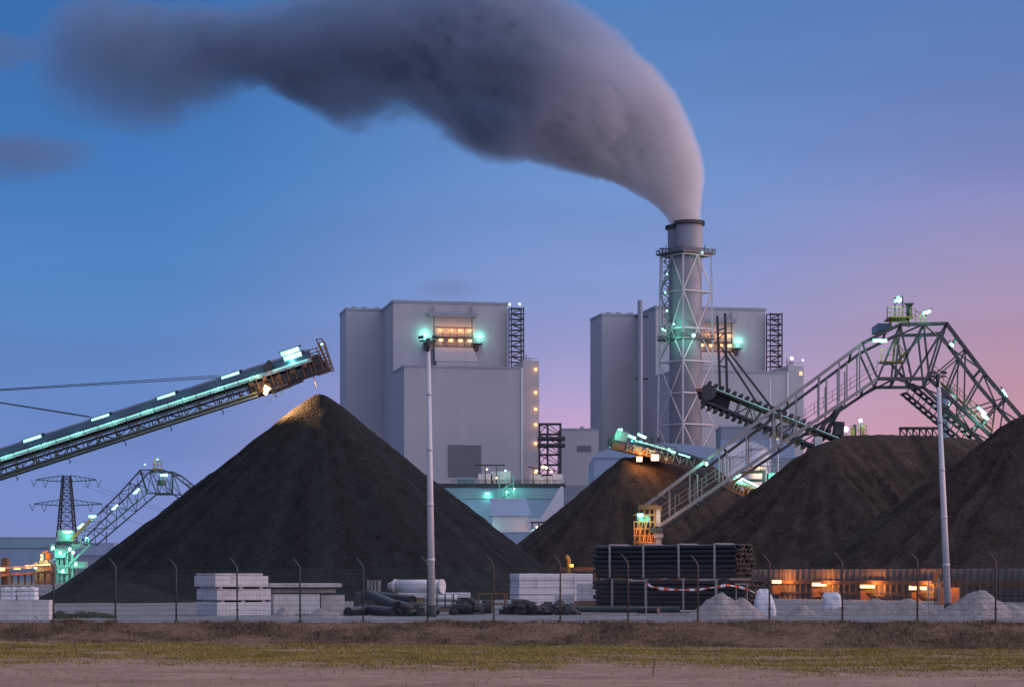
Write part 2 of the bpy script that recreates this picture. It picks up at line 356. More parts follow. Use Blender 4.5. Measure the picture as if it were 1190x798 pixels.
tag(blades('dry_grass', 60000, (-24, 24), (.25, 4.6), (.05, .19), [(.2, (.075, .053, .034)), (.8, (.32, .235, .15)), (.5, (.16, .116, .074))], db, .010, .9), 'dry brown grass covering the bank below the fence', 'dry grass', kind='stuff')

# ---------------------------------------------------------------- coal piles
def coal(label, ridge, slope, m, rough=.35, rill=.3, res=.5, seed=0, foot=1.2):
    """ridge: list of (x, y, height); flanks at the angle of repose"""
    r = [V(p) for p in ridge]; H = max(p.z for p in r); rad = H/slope+3
    x0 = min(p.x for p in r)-rad; x1 = max(p.x for p in r)+rad; y0 = min(p.y for p in r)-rad; y1 = max(p.y for p in r)+rad
    nx = int((x1-x0)/res); ny = int((y1-y0)/res); b = MB(); idx = {}; hs = {}; st = {}; sv = []
    for j in range(ny+1):
        for i in range(nx+1):
            x = x0+i*res; y = y0+j*res; best = (-99, 0, 0)
            for a in range(len(r)-1) if len(r) > 1 else [0]:
                p = r[a]; q = r[a+1] if len(r) > 1 else r[a]
                d = (q-p).to_2d(); L = d.length_squared
                t = 0 if L < 1e-9 else max(0, min(1, (V((x, y))-p.to_2d()).dot(d)/L))
                c = p.lerp(q, t); ds = math.hypot(x-c.x, y-c.y)
                ang = math.atan2(y-c.y, x-c.x)
                wob = 1+.05*nz(ang*1.3, t*3+a*1.7, seed+4, 2)
                z = c.z-slope*wob*(math.sqrt(ds*ds+.35)-.5)
                if z > best[0]: best = (z, ds, ang*6+(t+a)*math.sqrt(max(L, 1))*.6)
            z, ds, u = best
            grow = min(1, ds/4)
            z -= rill*grow*(abs(noise.noise(V((u*.9, ds*.035, seed))))*1.6+abs(noise.noise(V((u*2.6, ds*.06, seed+3))))*.5)
            z += rough*(.30*nz(x*.5, y*.5, seed)+.22*nz(x*1.6, y*1.6, seed+1))*(.35+.65*grow)
            z = .5*(z+math.sqrt(z*z+foot*foot))-.12-foot*.18      # slightly concave foot
            hs[i, j] = z; st[i, j] = .5+.5*noise.noise(V((u*1.3, ds*.02, seed+7)))+.35*noise.noise(V((u*4.2, ds*.05, seed+8)))+.25*nz(x*.8, y*.8, seed+9)
    for (i, j), z in hs.items(): sv.append(st[i, j]); idx[i, j] = len(b.v); b.v.append(V((x0+i*res, y0+j*res, z)))
    for j in range(ny):
        for i in range(nx):
            q = ((i, j), (i+1, j), (i+1, j+1), (i, j+1))
            if max(hs[k] for k in q) > -.25: b.f.append([idx[k] for k in q]); b.sm.append(True)
    used = sorted({k for f in b.f for k in f}); mp = {k: n for n, k in enumerate(used)}
    b.v = [b.v[k] for k in used]; b.f = [[mp[k] for k in f] for f in b.f]
    o = b.build('coal_pile', m); at = o.data.attributes.new('streak', 'FLOAT', 'POINT'); at.data.foreach_set('value', [sv[k] for k in used])
    return tag(o, label, 'coal pile')
YA = 181
coal('tall pointed black coal cone under the tip of the long stacker boom', [(X_(371, YA), YA, Z_(453, YA)+.1)], .80, 'coal', rill=.2, rough=.42, seed=1, res=.36)
coal('small low dark coal heap at the foot of the tall pointed cone', [(X_(135, 158), 158, 1.6), (X_(160, 159), 159, 1.3)], .42, 'coal', rill=.05, seed=11, foot=.5)
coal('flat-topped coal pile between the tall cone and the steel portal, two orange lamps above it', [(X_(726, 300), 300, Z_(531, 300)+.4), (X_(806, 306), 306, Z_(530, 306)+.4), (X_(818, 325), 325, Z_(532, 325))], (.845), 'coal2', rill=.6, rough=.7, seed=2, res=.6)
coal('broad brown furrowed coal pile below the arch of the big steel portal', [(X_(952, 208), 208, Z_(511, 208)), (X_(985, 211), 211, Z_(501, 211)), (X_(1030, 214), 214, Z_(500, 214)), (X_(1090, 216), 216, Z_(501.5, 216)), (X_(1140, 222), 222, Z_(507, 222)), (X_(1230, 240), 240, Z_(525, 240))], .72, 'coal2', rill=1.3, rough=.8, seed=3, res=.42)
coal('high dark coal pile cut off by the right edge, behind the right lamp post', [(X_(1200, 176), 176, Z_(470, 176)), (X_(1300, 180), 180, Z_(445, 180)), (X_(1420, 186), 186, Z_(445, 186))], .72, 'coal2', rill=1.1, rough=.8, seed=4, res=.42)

# ---------------------------------------------------------------- perimeter fence
def fence():
    PX = [62, 134, 205, 276, 349, 422, 497, 574, 651, 730, 811, 894, 979, 1066, 1157]
    pts = []
    for px in [-12]+PX+[1249]:
        k = lerp(1/91, 1/82, (px-62)/(1157-62)); Y = 1/k; pts.append(V((X_(px, Y), Y, gz(X_(px, Y)))))
    root = thing('mesh_fence', pts[8], 'welded mesh security fence with cranked green posts along the top of the bank', 'fence')
    n = FD.normalized(); side = V((-.28, -.05, 0))
    for i, p in enumerate(pts):
        b = MB(); h = 2.12+.05*random.uniform(-1, 1); t = V((random.uniform(-.03, .03), 0, 0))
        b.tube([p-V((0, 0, .2)), p+V((0, 0, h))+t, p+V((0, 0, h+.09))+t+side*.15, p+V((0, 0, h+.36))+t+side*.9], [.035, .035, .033, .028], 6)
        b.tube([p-V((0, 0, .03)), p+V((0, 0, .10))], .10, 8)
        for k in (.5, 1.2, 1.9): b.cbox(p+V((0, -.045, k)), (.09, .03, .05))
        b.build('post', 'fence' if i < 8 else 'brown', root)
    for i in range(len(pts)-1):
        b = MB(); p = pts[i]; q = pts[i+1]; L = (q-p).length; e = (q-p)/L
        nv = int(L/.055)
        for k in range(1, nv):
            a = p+e*(k*L/nv); b.bar(a+V((0, 0, .06)), a+V((0, 0, 2.03)), .0055)
        for k in range(11):
            z = V((0, 0, .08+k*.195)); b.bar(p+z+V((0, -.008, 0)), q+z+V((0, -.008, 0)), .009)
        b.build('mesh_panel', 'fence' if i < 8 else 'brown', root)
    for k, (hh, o) in enumerate(((2.18, .25), (2.32, .55), (2.46, .85))):
        b = MB()
        for i in range(len(pts)-1): b.bar(pts[i]+V((0, 0, hh))+side*o, pts[i+1]+V((0, 0, hh))+side*o, .0022)
        b.build('barbed_wire', 'fence', root)
fence()

# ---------------------------------------------------------------- lamp posts
def light_pole(px0, px1, ytop, Y, label, lamps):
    x = X_(px1, Y); base = V((x, Y, gz(x))); top = P(px0, ytop, Y)
    r = thing('lamp_post', base, label, 'lamp post', 'tall slender lamp posts behind the fence')
    b = MB(); L = top-base
    b.tube([base, base+L*.5, top], [.165, .125, .085], 16)
    for k in range(1, 5): c = k/5; b.tube([base+L*c, base+L*(c+.012)], lerp(.165, .085, c)+.012, 16)
    b.build('pole', 'galv', r)
    b = MB(); b.tube([base-V((0, 0, .1)), base+V((0, 0, .45))], .18, 14); b.tube([base+V((0, 0, .45)), base+V((0, 0, .5))], [.18, .165], 14); b.build('base_sleeve', 'dsteel', r)
    b = MB(); b.bar(top+V((-.35, 0, -.05)), top+V((.35, 0, -.05)), .06); b.tube([top-V((0, 0, .5)), top+V((0, 0, .05))], .095, 10); b.build('crossarm', 'dsteel', r)
    for dx, dz in lamps:
        b = MB(); c = top+V((dx, 0, dz)); b.cbox(c, (.24, .24, .10), 0, .2*(1 if dx > 0 else -1)); b.bar(c-V((dx*.2, 0, .1)), top+V((dx*.6, 0, -.05)), .04); f = b.build('floodlight', 'dsteel', r)
light_pole(497.5, 502, 395, 98, 'tall straight silver lamp post in front of the boiler house', [(-.3, .12), (.3, .12)])
light_pole(1090, 1102, 436, 98, 'leaning silver lamp post in front of the coal pile on the right', [(-.24, .12), (.24, .12)])

# ---------------------------------------------------------------- yard goods
def yb(py, px):                        # distance of a point of the yard seen at (px, py)
    Y = 100.
    for _ in range(8): Y = F*(EYE-gz(X_(px, Y)))/(py-HY)
    return Y
def block(name, label, cat, px0, px1, y0, y1, Y, depth, m, rz=0, group=None, bev=.02, zb=None, extra=None):
    """box with its front face between two pixels; y0 top, y1 bottom"""
    z1 = Z_(y0, Y); z0 = Z_(y1, Y) if zb is None else zb
    a = X_(px0, Y); c = X_(px1, Y); mtx = Matrix.Translation(V((a, Y, 0))) @ Matrix.Rotation(rz, 4, 'Z')
    L = (c-a)/math.cos(rz)
    b = MB(); b.box((0, 0, z0), (L, depth, z1), mtx)
    if extra: extra(b, L, depth, z0, z1, mtx)
    o = b.build(name, m, bevel=bev); return tag(o, label, cat, group)
SG = 'concrete slabs stacked behind the fence'
def spac(b, L, d, z0, z1, mtx):
    for x in (L*.12, L*.5, L*.88): b.box((x-.08, .1, z0-.115), (x+.08, d-.1, z0-.004), mtx)
def ends(b, L, d, z0, z1, mtx):
    for x in (L*.22, L*.8): b.box((x-.05, -.02, lerp(z0, z1, .55)), (x+.05, .02, lerp(z0, z1, .55)+.1), mtx)
YS = 103
g0 = gz(X_(270, YS))
block('concrete_slab', 'bottom concrete slab of the three-high stack left of centre', 'concrete slab', 252, 312, 699.5, 714, YS, 3.2, 'conc', R(24), SG, zb=g0-.02)
block('concrete_slab', 'middle concrete slab of the three-high stack left of centre', 'concrete slab', 252, 312, 684, 697, YS, 3.2, 'conc', R(24), SG, extra=lambda *a: (spac(*a), ends(*a)))
block('concrete_slab', 'uppermost thick concrete slab of the three-high stack left of centre', 'concrete slab', 250, 309, 669, 681.5, YS-.2, 3.3, 'conc', R(24), SG, extra=spac)
block('concrete_slab', 'thin concrete slab lying on top of the three-high stack', 'concrete slab', 249, 303, 665.8, 668.8, YS+.1, 2.9, 'conc_d', R(24), SG)
YT = 107
block('concrete_slab', 'long thin stained slab topping the low stack beside the three-high stack', 'concrete slab', 313, 396, 677.5, 682, YT-.5, 2.4, 'conc_d', R(12), SG)
block('concrete_slab', 'stained slab second from top in the low stack beside the three-high stack', 'concrete slab', 318, 389, 684.2, 688.6, YT+.2, 1.8, 'conc_d', R(12), SG)
block('concrete_block', 'longer pale block under the thin slabs with gravel heaped in front', 'concrete block', 318, 371, 690, 712, YT-.2, 2., 'conc', R(12), 'concrete blocks under thin slabs', zb=gz(X_(340, YT)))
block('concrete_block', 'shorter brownish block at the right end under the thin slabs', 'concrete block', 373, 400, 691, 710, YT+.4, 1.8, 'conc_d', R(12), 'concrete blocks under thin slabs', zb=gz(X_(340, YT)))
block('concrete_block', 'long low concrete block at the far left carrying white wrapped packs', 'concrete block', -40, 57, 697, 719, 97, 1.1, 'conc', 0, zb=gz(-20)-.02, extra=lambda b, L, d, z0, z1, m: b.box((L*.72, -.012, lerp(z0, z1, .35)), (L*.735, .01, lerp(z0, z1, .5)), m))
def pack(label, px0, px1, y0, Y, zb, depth, group, rows=3, m='white', rz=0):
    r = thing('wrapped_pack', (X_((px0+px1)/2, Y), Y+depth/2, zb), label, 'wrapped pack', group)
    z1 = Z_(y0, Y); a = X_(px0, Y); c = X_(px1, Y); mt = Matrix.Translation(V((a, Y, 0))) @ Matrix.Rotation(rz, 4, 'Z'); L = (c-a)/math.cos(rz)
    b = MB(); hh = (z1-zb)/rows
    for k in range(rows):
        j = random.uniform(-.015, .015); b.box((j, j, zb+k*hh+.004), (L+j, depth+j, zb+(k+1)*hh-.012), mt)
    b.build('wrapping', m, r, .04)
    b = MB()
    for t in (.25, .75): b.box((L*t-.02, -.03, zb+.01), (L*t+.02, depth+.03, z1+.02), mt)
    b.build('strap', 'pvc', r)
    return r
ZB = Z_(697, 97)
pack('smaller white wrapped pack on the left half of the low concrete block', 1, 18.5, 682.5, 97.2, ZB, .7, 'white packs on the concrete block')
pack('larger white wrapped pack near the right end of the low concrete block', 19.5, 41, 682, 97.2, ZB, .7, 'white packs on the concrete block')
YW = 118
pack('long white stacked sheets behind the fence, left of the black pipe bundles', 603, 690, 666, YW, gz(X_(640, YW)), 1.9, 'white packs beside the black pipes', 5, 'pvc', R(14))
pack('small white box standing right before the long white stack', 671, 694, 677, YW-5, Z_(698, YW-5), .8, 'white packs beside the black pipes', 2, 'pvc', 0)
pack('lowest white pack lying before the long white stack', 645, 668, 689.5, YW-4, gz(X_(650, YW-4)), .7, 'white packs beside the black pipes', 1, 'pvc', 0)
block('timber_baulk', 'low dark timber baulk under the small white box', 'timber', 668, 697, 698, 703, YW-5, .9, 'wood', 0, zb=gz(X_(680, YW-5)))

# crates, pipes and clutter left of the centre lamp post
def pallet_stack(label, px0, px1, y0, y1, Y, cols=4):
    a, c = X_(px0, Y), X_(px1, Y); z0 = Z_(y1, Y); z1 = Z_(y0, Y)
    b = MB()
    for k in range(cols):
        t = a+(c-a)*k/(cols-1); b.box((t-.05, Y, z0), (t+.05, Y+.9, z1-.04))
    for z in (z0+.03, (z0+z1)/2, z1-.035): b.box((a-.08, Y-.02, z), (c+.08, Y+.92, z+.035))
    tag(b.build('crate', 'timber'), label, 'crate', None)
block('metal_skip', 'dark steel skip behind the pile of black pipes', 'skip', 411, 440, 687.5, 704, 112, 1.4, 'dsteel', 0, zb=gz(-7), bev=.04, extra=lambda b, L, d, z0, z1, m: [b.box((L*t, -.05, z0+.05), (L*t+.06, .02, z1-.03), m) for t in (.05, .33, .62, .9)])
pallet_stack('upright slatted crate standing above the black pipes', 428, 440, 674, 687.3, 112.3)
def pipe(label, p0, p1, r, m='bpipe', name='loose_pipe', cat='pipe', group='loose pipes lying behind the fence', inner=True):
    b = MB(); p0 = V(p0); p1 = V(p1); d = (p1-p0)
    n = max(2, int(d.length/.35)); pts = []; rs = []
    for k in range(n+1): pts.append(p0+d*(k/n)); rs.append(r)
    b.tube(pts, rs, 14, caps=False)
    di = d.normalized()
    ri = r*.88
    b.tube([p1, p0], ri, 14, caps=False)
    for q, s in ((p0, -1), (p1, 1)):
        u = V((0, 0, 1)); a = di.cross(u).normalized(); c = a.cross(di); o = len(b.v)
        ring = []
        for k in range(14):
            t = 6.28318*k/14; e = a*math.cos(t)+c*math.sin(t); ring += [q+e*r, q+e*ri]
        b.add(ring, [(2*k, 2*k+1, (2*k+3) % 28, (2*k+2) % 28) for k in range(14)])
    for t in (.04, .96): b.tube([p0+d*(t-.015), p0+d*(t+.015)], r*1.06, 14)
    return tag(b.build(name, m), label, cat, group)
Yp = 104
def GP(px, py, Y, r=0): p = P(px, py, Y); return p
pipe('black pipe slanting down from the crate towards the centre lamp post', GP(427, 690, 105), GP(462, 705, 102.5), .26)
pipe('black pipe lying behind the slanting pipe, its far end towards the crate', GP(440, 693, 107), GP(480, 698, 105.5), .25)
pipe('short black pipe at the left end of the pipe pile', GP(404, 711, 102), GP(424, 709, 103.5), .22)
pipe('black pipe lowest in the pile under the slanting pipe', GP(420, 707, 104), GP(458, 711, 101.5), .22)
pipe('dark pipe resting between the slanting pipe and the lamp post', GP(446, 699, 106), GP(478, 706, 102), .22)
pipe('dark green pipe lying right of the centre lamp post', GP(470, 709, 101.5), GP(508, 709, 103), .2, 'gpipe')
def tank():
    Y = 113; r = thing('concrete_pipe', P(480, 688, Y), 'large pale pipe section with a tapered left collar lying behind the lamp post', 'pipe')
    a, c = P(461, 681, Y), P(512, 681, Y-1); R0 = .33*1.0
    b = MB(); b.tube([a, c], R0, 20); b.build('barrel', 'pvc', r)
    d = (a-c).normalized()
    b = MB(); b.tube([a, a+d*.1, a+d*.13, a+d*.42], [R0*1.07, R0*1.07, R0*.9, R0*.55], 20); b.build('collar', 'conc', r)
    b = MB(); b.tube([c-d*0, c-d*.12], R0*1.06, 20); b.build('end_ring', 'pvc', r)
    return r
tank()
block('timber_stack', 'low dark timber stack carrying the large pale pipe and long slab', 'timber', 448, 548, 694.5, 705, 111.6, 1.8, 'wood', 0, zb=gz(-4), bev=.01)
block('concrete_slab', 'long thin pale slab lying under the large pale pipe', 'concrete slab', 462, 546, 688.4, 694, 112, 1.6, 'pvc', 0, SG)
def bundle(label, px0, px1, pyc, Y, r, m, n, ropes):
    a, c = P(px0, pyc, Y), P(px1, pyc, Y); ro = thing('pipe_bundle', V(((a.x+c.x)/2, Y, gz(a.x))), label, 'pipe bundle')
    for k in range(n):
        dz = V((0, (k % 2)*r*1.7, (k//2)*r*1.75)); b = MB(); b.tube([a+dz, c+dz], r, 12); b.build('pipe', m, ro)
    for t in ropes:
        q = a.lerp(c, t); b = MB(); b.box((q.x-.02, Y-r*1.05-.01, q.z-r*1.0), (q.x+.02, Y+r*2.8, q.z+r*2.9)); b.build('strap', 'dsteel', ro)
bundle('shiny pale pipes strapped together on the ground right of the centre lamp post', 493, 531, 702, 104.5, .16, 'galv', 4, (.15, .4, .65, .9))
# drums, tyres and rusty cradle
def tyre(label, px, py, Y, r, rx, group='dark tyres and coils in the scrap row'):
    b = MB(); c = P(px, py, Y); c.z = max(c.z, gz(c.x)+r*.98); n, m_ = 18, 8; vs = []; fs = []
    for i in range(n):
        t = 6.28318*i/n
        for j in range(m_):
            u = 6.28318*j/m_; q = V(((r*.72+r*.28*math.cos(u))*math.cos(t), r*.34*math.sin(u), (r*.72+r*.28*math.cos(u))*math.sin(t)))
            q.rotate(Matrix.Rotation(rx, 3, 'Z')); vs.append(c+q)
    for i in range(n):
        for j in range(m_): fs.append((i*m_+j, i*m_+(j+1) % m_, ((i+1) % n)*m_+(j+1) % m_, ((i+1) % n)*m_+j))
    b.add(vs, fs, True); tag(b.build('tyre', 'rubber'), label, 'tyre', group)
def scrap(label, px0, px1, Y, h, seed):
    rnd = random.Random(seed); b = MB(); x0, x1 = X_(px0, Y), X_(px1, Y)
    for k in range(48):
        x = rnd.uniform(x0, x1); y = Y+rnd.gauss(0, .5); e = 1-abs(2*(x-x0)/(x1-x0)-1)**3; z = gz(x)+rnd.random()*h*e*.8
        q = V((rnd.gauss(0, 1), rnd.gauss(0, 1), rnd.gauss(0, .35))).normalized()*rnd.uniform(.12, .5)
        c = V((x, y, z+.06))
        if rnd.random() < .5: b.tube([c-q*.7, c+q*.7], rnd.uniform(.08, .22), 10)
        else: b.bar(c-q*.6, c+q*.6, rnd.uniform(.15, .5), rnd.uniform(.08, .3))
    tag(b.build('scrap_heap', mat('scrap', (.045, .046, .05), .7, .1, var=.5, scale=2.5, rust=(.11, .065, .04))), label, 'scrap heap', 'low dark scrap heaps behind the fence')
scrap('low dark scrap heap right of the shiny strapped pipes', 529, 560, 104, .75, 1)
scrap('low dark scrap heap beside the right leg of the rusty cradle', 585, 625, 104.5, .6, 2)
scrap('flat dark scrap heap below the middle of the white stack', 622, 668, 103.5, .45, 3)
scrap('dark scrap heap at the left foot of the centre lamp post', 462, 498, 102.5, .5, 4)
def rusty_frame():
    Y = 106; r = thing('steel_cradle', P(572, 708, Y), 'rusty open steel cradle standing among the scrap', 'cradle')
    x0, x1 = X_(556, Y), X_(589, Y); z0 = gz(x0); z1 = Z_(689.5, Y)
    for x in (x0, x0+.6, x1-.1, x1):
        for y in (Y, Y+1): MB().bar((x, y, z0), (x, y, z1), .06).build('upright', 'rusty', r)
    for y in (Y, Y+1):
        for z in (z1, z0+.45): MB().bar((x0-.04, y-.002, z), (x1+.04, y-.002, z), .055).build('rail', 'rusty', r)
    b = MB(); b.tube([(lerp(x0, x1, .3), Y+.2, z0), (lerp(x0, x1, .3), Y+.2, z0+.62)], .24, 14); b.build('drum', 'dsteel', r)
rusty_frame()
def fitting(label, px, py, Y, s, m, name='pipe_fitting', cat='pipe fitting'):
    c = P(px, py, Y); c.z = gz(c.x); b = MB(); b.tube([c+V((-s, 0, s*.5)), c+V((0, .1, s*.5)), c+V((s*.5, .2, s*.9)), c+V((s*.6, .2, s*1.7))], s*.45, 10)
    for q in (c+V((-s, 0, s*.5)), c+V((s*.6, .2, s*1.7))): b.tube([q-V((0, 0, .05)), q+V((0, 0, .05))], s*.62, 10)
    tag(b.build(name, m), label, cat, 'bent pipe fittings in the scrap row')
fitting('bent dark fitting left of the rusty cradle', 545, 700, 105, .3, 'dsteel')
fitting('tall bent fitting behind the right end of the rusty cradle', 594, 700, 107, .38, 'mach')
fitting('small green fitting below the middle of the white stack', 634, 707, 104.5, .24, 'mach')
pipe('long dark green pipe lying on the ground before the black pipe bundles', GP(668, 707.5, 103.5), GP(790, 707.5, 103), .13, 'gpipe')
pipe('short black pipe ending below the middle of the black pipe bundles', GP(742, 708.5, 101.5), GP(766, 708.5, 100.6), .14)

# black pipe bundles: two strapped bundles, one on the other
def big_bundle(label, px0, px1, Yl, Yr, ytop_r, zb, rows, rad, cols, straps, fr_lo, fr_hi):
    a = V((X_(px0, Yl), Yl, 0)); c = V((X_(px1, Yr), Yr, 0)); d = (c-a).normalized(); back = V((-d.y, d.x, 0))
    r = thing('pipe_bundle', (a+c)/2+V((0, 0, zb)), label, 'pipe bundle', 'black pipe bundles with timber straps')
    for i in range(rows):
        for j in range(cols):
            o = back*(rad+j*rad*2.02+(rad*.9 if i % 2 else 0)*.0)+V((0, 0, zb+rad+i*rad*2.0)); e = random.uniform(-.12, .12)
            b = MB(); p0, p1 = a+o-d*e, c+o+d*random.uniform(-.12, .1)
            b.tube([p0, p1], rad*.985, 12, caps=False); b.tube([p1, p0], rad*.86, 12, caps=False)
            for q in (p0, p1):
                u = V((0, 0, 1)); s = d.cross(u); ring = []
                for k in range(12):
                    t = 6.28318*k/12; ee = s*math.cos(t)+u*math.sin(t); ring += [q+ee*rad*.985, q+ee*rad*.86]
                b.add(ring, [(2*k, 2*k+1, (2*k+3) % 24, (2*k+2) % 24) for k in range(12)])
            b.build('pipe', 'bpipe', r)
    H = rows*rad*2; D = cols*rad*2.02
    for px in straps:
        t = (px-px0)/(px1-px0); q = a.lerp(c, t); b = MB()
        w = .05; l = q-back*.035
        lean = d*random.uniform(-.03, .12)*(1 if fr_lo else .3)
        b.bar(l+V((0, 0, zb+fr_lo))+lean, l+V((0, 0, zb+H+fr_hi)), .1, .05)
        b.bar(l+V((0, 0, zb+H+.035)), l+back*(D+.07)+V((0, 0, zb+H+.035)), .1, .05)
        b.bar(l+back*(D+.09)+V((0, 0, zb)), l+back*(D+.09)+V((0, 0, zb+H+fr_hi)), .1, .05)
        b.build('timber_frame', 'timber', r)
    return a, c, d, back, zb+H
Zg = gz(6)
a_, c_, d_, bk_, zt = big_bundle('lower bundle of long black pipes standing behind the sagging red and white tape', 690, 866, 110.5, 104.5, 672, Zg+.12, 6, .115, 6, (713, 753, 797, 834), 0, .02)
big_bundle('upper bundle of long black pipes stacked on the other, pale straps on its front', 690, 856, 110.6, 104.9, 633, zt+.10, 7, .110, 6, (710, 750, 791, 832), 0, .04)
for px, wrd in ((700, 'left end'), (775, 'middle'), (850, 'right end')):
    q = a_.lerp(c_, (px-690)/176); b = MB(); b.bar(q-bk_*.05+V((0, 0, zt+.05)), q+bk_*1.4+V((0, 0, zt+.05)), .12, .095)
    tag(b.build('timber_bearer', 'timber'), 'timber bearer between the two black pipe bundles at their '+wrd, 'timber bearer', 'bearers between the pipe bundles')
for px, wrd in ((704, 'left end'), (770, 'middle'), (845, 'right end')):
    q = a_.lerp(c_, (px-690)/176); b = MB(); b.bar(q-bk_*.05+V((0, 0, Zg+.06)), q+bk_*1.4+V((0, 0, Zg+.06)), .14, .115)
    tag(b.build('timber_bearer', 'timber'), 'timber bearer on the ground under the lower pipe bundle, '+wrd, 'timber bearer', 'bearers under the pipe bundles')
# barrier frames and tape
def trestle(label, px0, px1, ytop, Y, m='timber'):
    x0, x1 = X_(px0, Y), X_(px1, Y); z = Z_(ytop, Y); g = gz(x0); r = thing('barrier', ((x0+x1)/2, Y, g), label, 'barrier', 'timber barrier frames along the pipe bundles')
    for x in (x0, x1): MB().bar((x, Y, g-.05), (x, Y, z), .055).build('leg', m, r)
    MB().bar((x0-.05, Y-.03, z+.01), (x1+.05, Y-.03, z+.01), .045, .07).build('rail', m, r)
trestle('timber barrier frame at the start of the red and white tape', 730, 751, 674.5, 99)
trestle('timber barrier frame in the middle of the pipe bundles under the tape', 811, 833, 673.5, 98.5)
trestle('timber barrier frame past the right end of the pipe bundles', 855.5, 868.5, 678.5, 99.5)
def tape():
    pts = []
    for px, py in ((751, 677), (757, 681), (768, 683.5), (790, 685), (811, 684.6), (830, 682), (845, 679.2), (856, 681), (868.5, 684), (880, 690)): pts.append(P(px, py, 98.6 if px < 850 else 99.3))
    b = MB(); q = []
    for i in range(len(pts)-1):
        for k in range(4): q.append(pts[i].lerp(pts[i+1], k/4))
    q.append(pts[-1])
    for i in range(len(q)-1):
        w0 = .04+.02*math.sin(i*.9); w1 = .04+.02*math.sin((i+1)*.9); y = V((0, .006, 0))
        b.hexa([q[i]-V((0, 0, w0))-y, q[i+1]-V((0, 0, w1))-y, q[i+1]-V((0, 0, w1))+y, q[i]-V((0, 0, w0))+y, q[i]+V((0, 0, w0))-y, q[i+1]+V((0, 0, w1))-y, q[i+1]+V((0, 0, w1))+y, q[i]+V((0, 0, w0))+y])
    tag(b.build('barrier_tape', 'tape'), 'sagging red and white barrier tape before the black pipe bundles', 'barrier tape')
tape()

# gravel heaps
def heap(label, px, ytop, ybase, wpx, seed, Y=None, dr=.8, peaks=None, m='gravel'):
    Y = Y or yb(ybase, px)+1; s = F/Y; peaks = peaks or [(px, ytop, wpx)]
    pk = []
    for p, yt, wv in peaks:
        x = X_(p, Y); pk.append((x, Z_(yt, Y)-gz(x), wv/s/2))
    x0 = min(p[0]-p[2]*1.3 for p in pk); x1 = max(p[0]+p[2]*1.3 for p in pk); ry = max(p[2] for p in pk)*dr
    g = gz((x0+x1)/2); nx, ny = max(16, int((x1-x0)/.07)), max(14, int(2.6*ry/.09)); b = MB(); hs = []
    for j in range(ny+1):
        for i in range(nx+1):
            x = lerp(x0, x1, i/nx); y = Y+lerp(-1.3, 1.3, j/ny)*ry; h = -.12
            for cx, H, rr in pk:
                d = math.hypot((x-cx)/rr, (y-Y)/(rr*dr)); d *= 1+.22*nz(math.atan2(y-Y, x-cx)*1.1, H, seed, 2)
                h = max(h, H*(1-math.sqrt(d*d+.012)+.1)-.10+.05*max(0, d-.7))
            h += .07*nz(x*1.7, y*1.7, seed)+.05*nz(x*5, y*5, seed+2)
            b.v.append(V((x, y, g+h))); hs.append(h)
    for j in range(ny):
        for i in range(nx):
            q = (j*(nx+1)+i, j*(nx+1)+i+1, (j+1)*(nx+1)+i+1, (j+1)*(nx+1)+i)
            if max(hs[k] for k in q) > -.14: b.f.append(q); b.sm.append(True)
    used = sorted({k for f in b.f for k in f}); mp = {k: n for n, k in enumerate(used)}
    b.v = [b.v[k] for k in used]; b.f = [[mp[k] for k in f] for f in b.f]
    tag(b.build('gravel_heap', m), label, 'gravel heap', 'pale gravel heaps behind the fence')
heap('two-humped gravel heap before the right end of the black pipe bundles', 840, 685, 717, 100, 1, 93, .8, [(838, 685, 82), (862, 690, 60)])
heap('tall pale gravel heap at the right under the coal, right of the lamp post', 1142, 680, 718, 110, 2, 92, .8, [(1140, 681, 96), (1128, 692, 80), (1175, 697, 70)])
heap('small rounded gravel heap between the two big white bags', 934, 700, 715, 44, 3, 95, .7)
heap('long low gravel ridge between the second bag and the leaning lamp post', 1020, 690, 716, 150, 4, 99, .35, [(985, 700, 70), (1020, 692, 90), (1055, 691, 80), (965, 704, 60)])
heap('small gravel heap at the left in front of the low slab stack', 330, 703, 716, 44, 5, 98.5, .6)
heap('wider gravel heap at the right in front of the low slab stack', 374, 703, 716, 52, 6, 98.5, .6, [(372, 704, 44), (386, 707, 34)])
heap('flat scatter of gravel below the left end of the pipe bundles', 700, 711, 716, 90, 7, 97, .25, [(690, 712, 60), (728, 713, 60)])
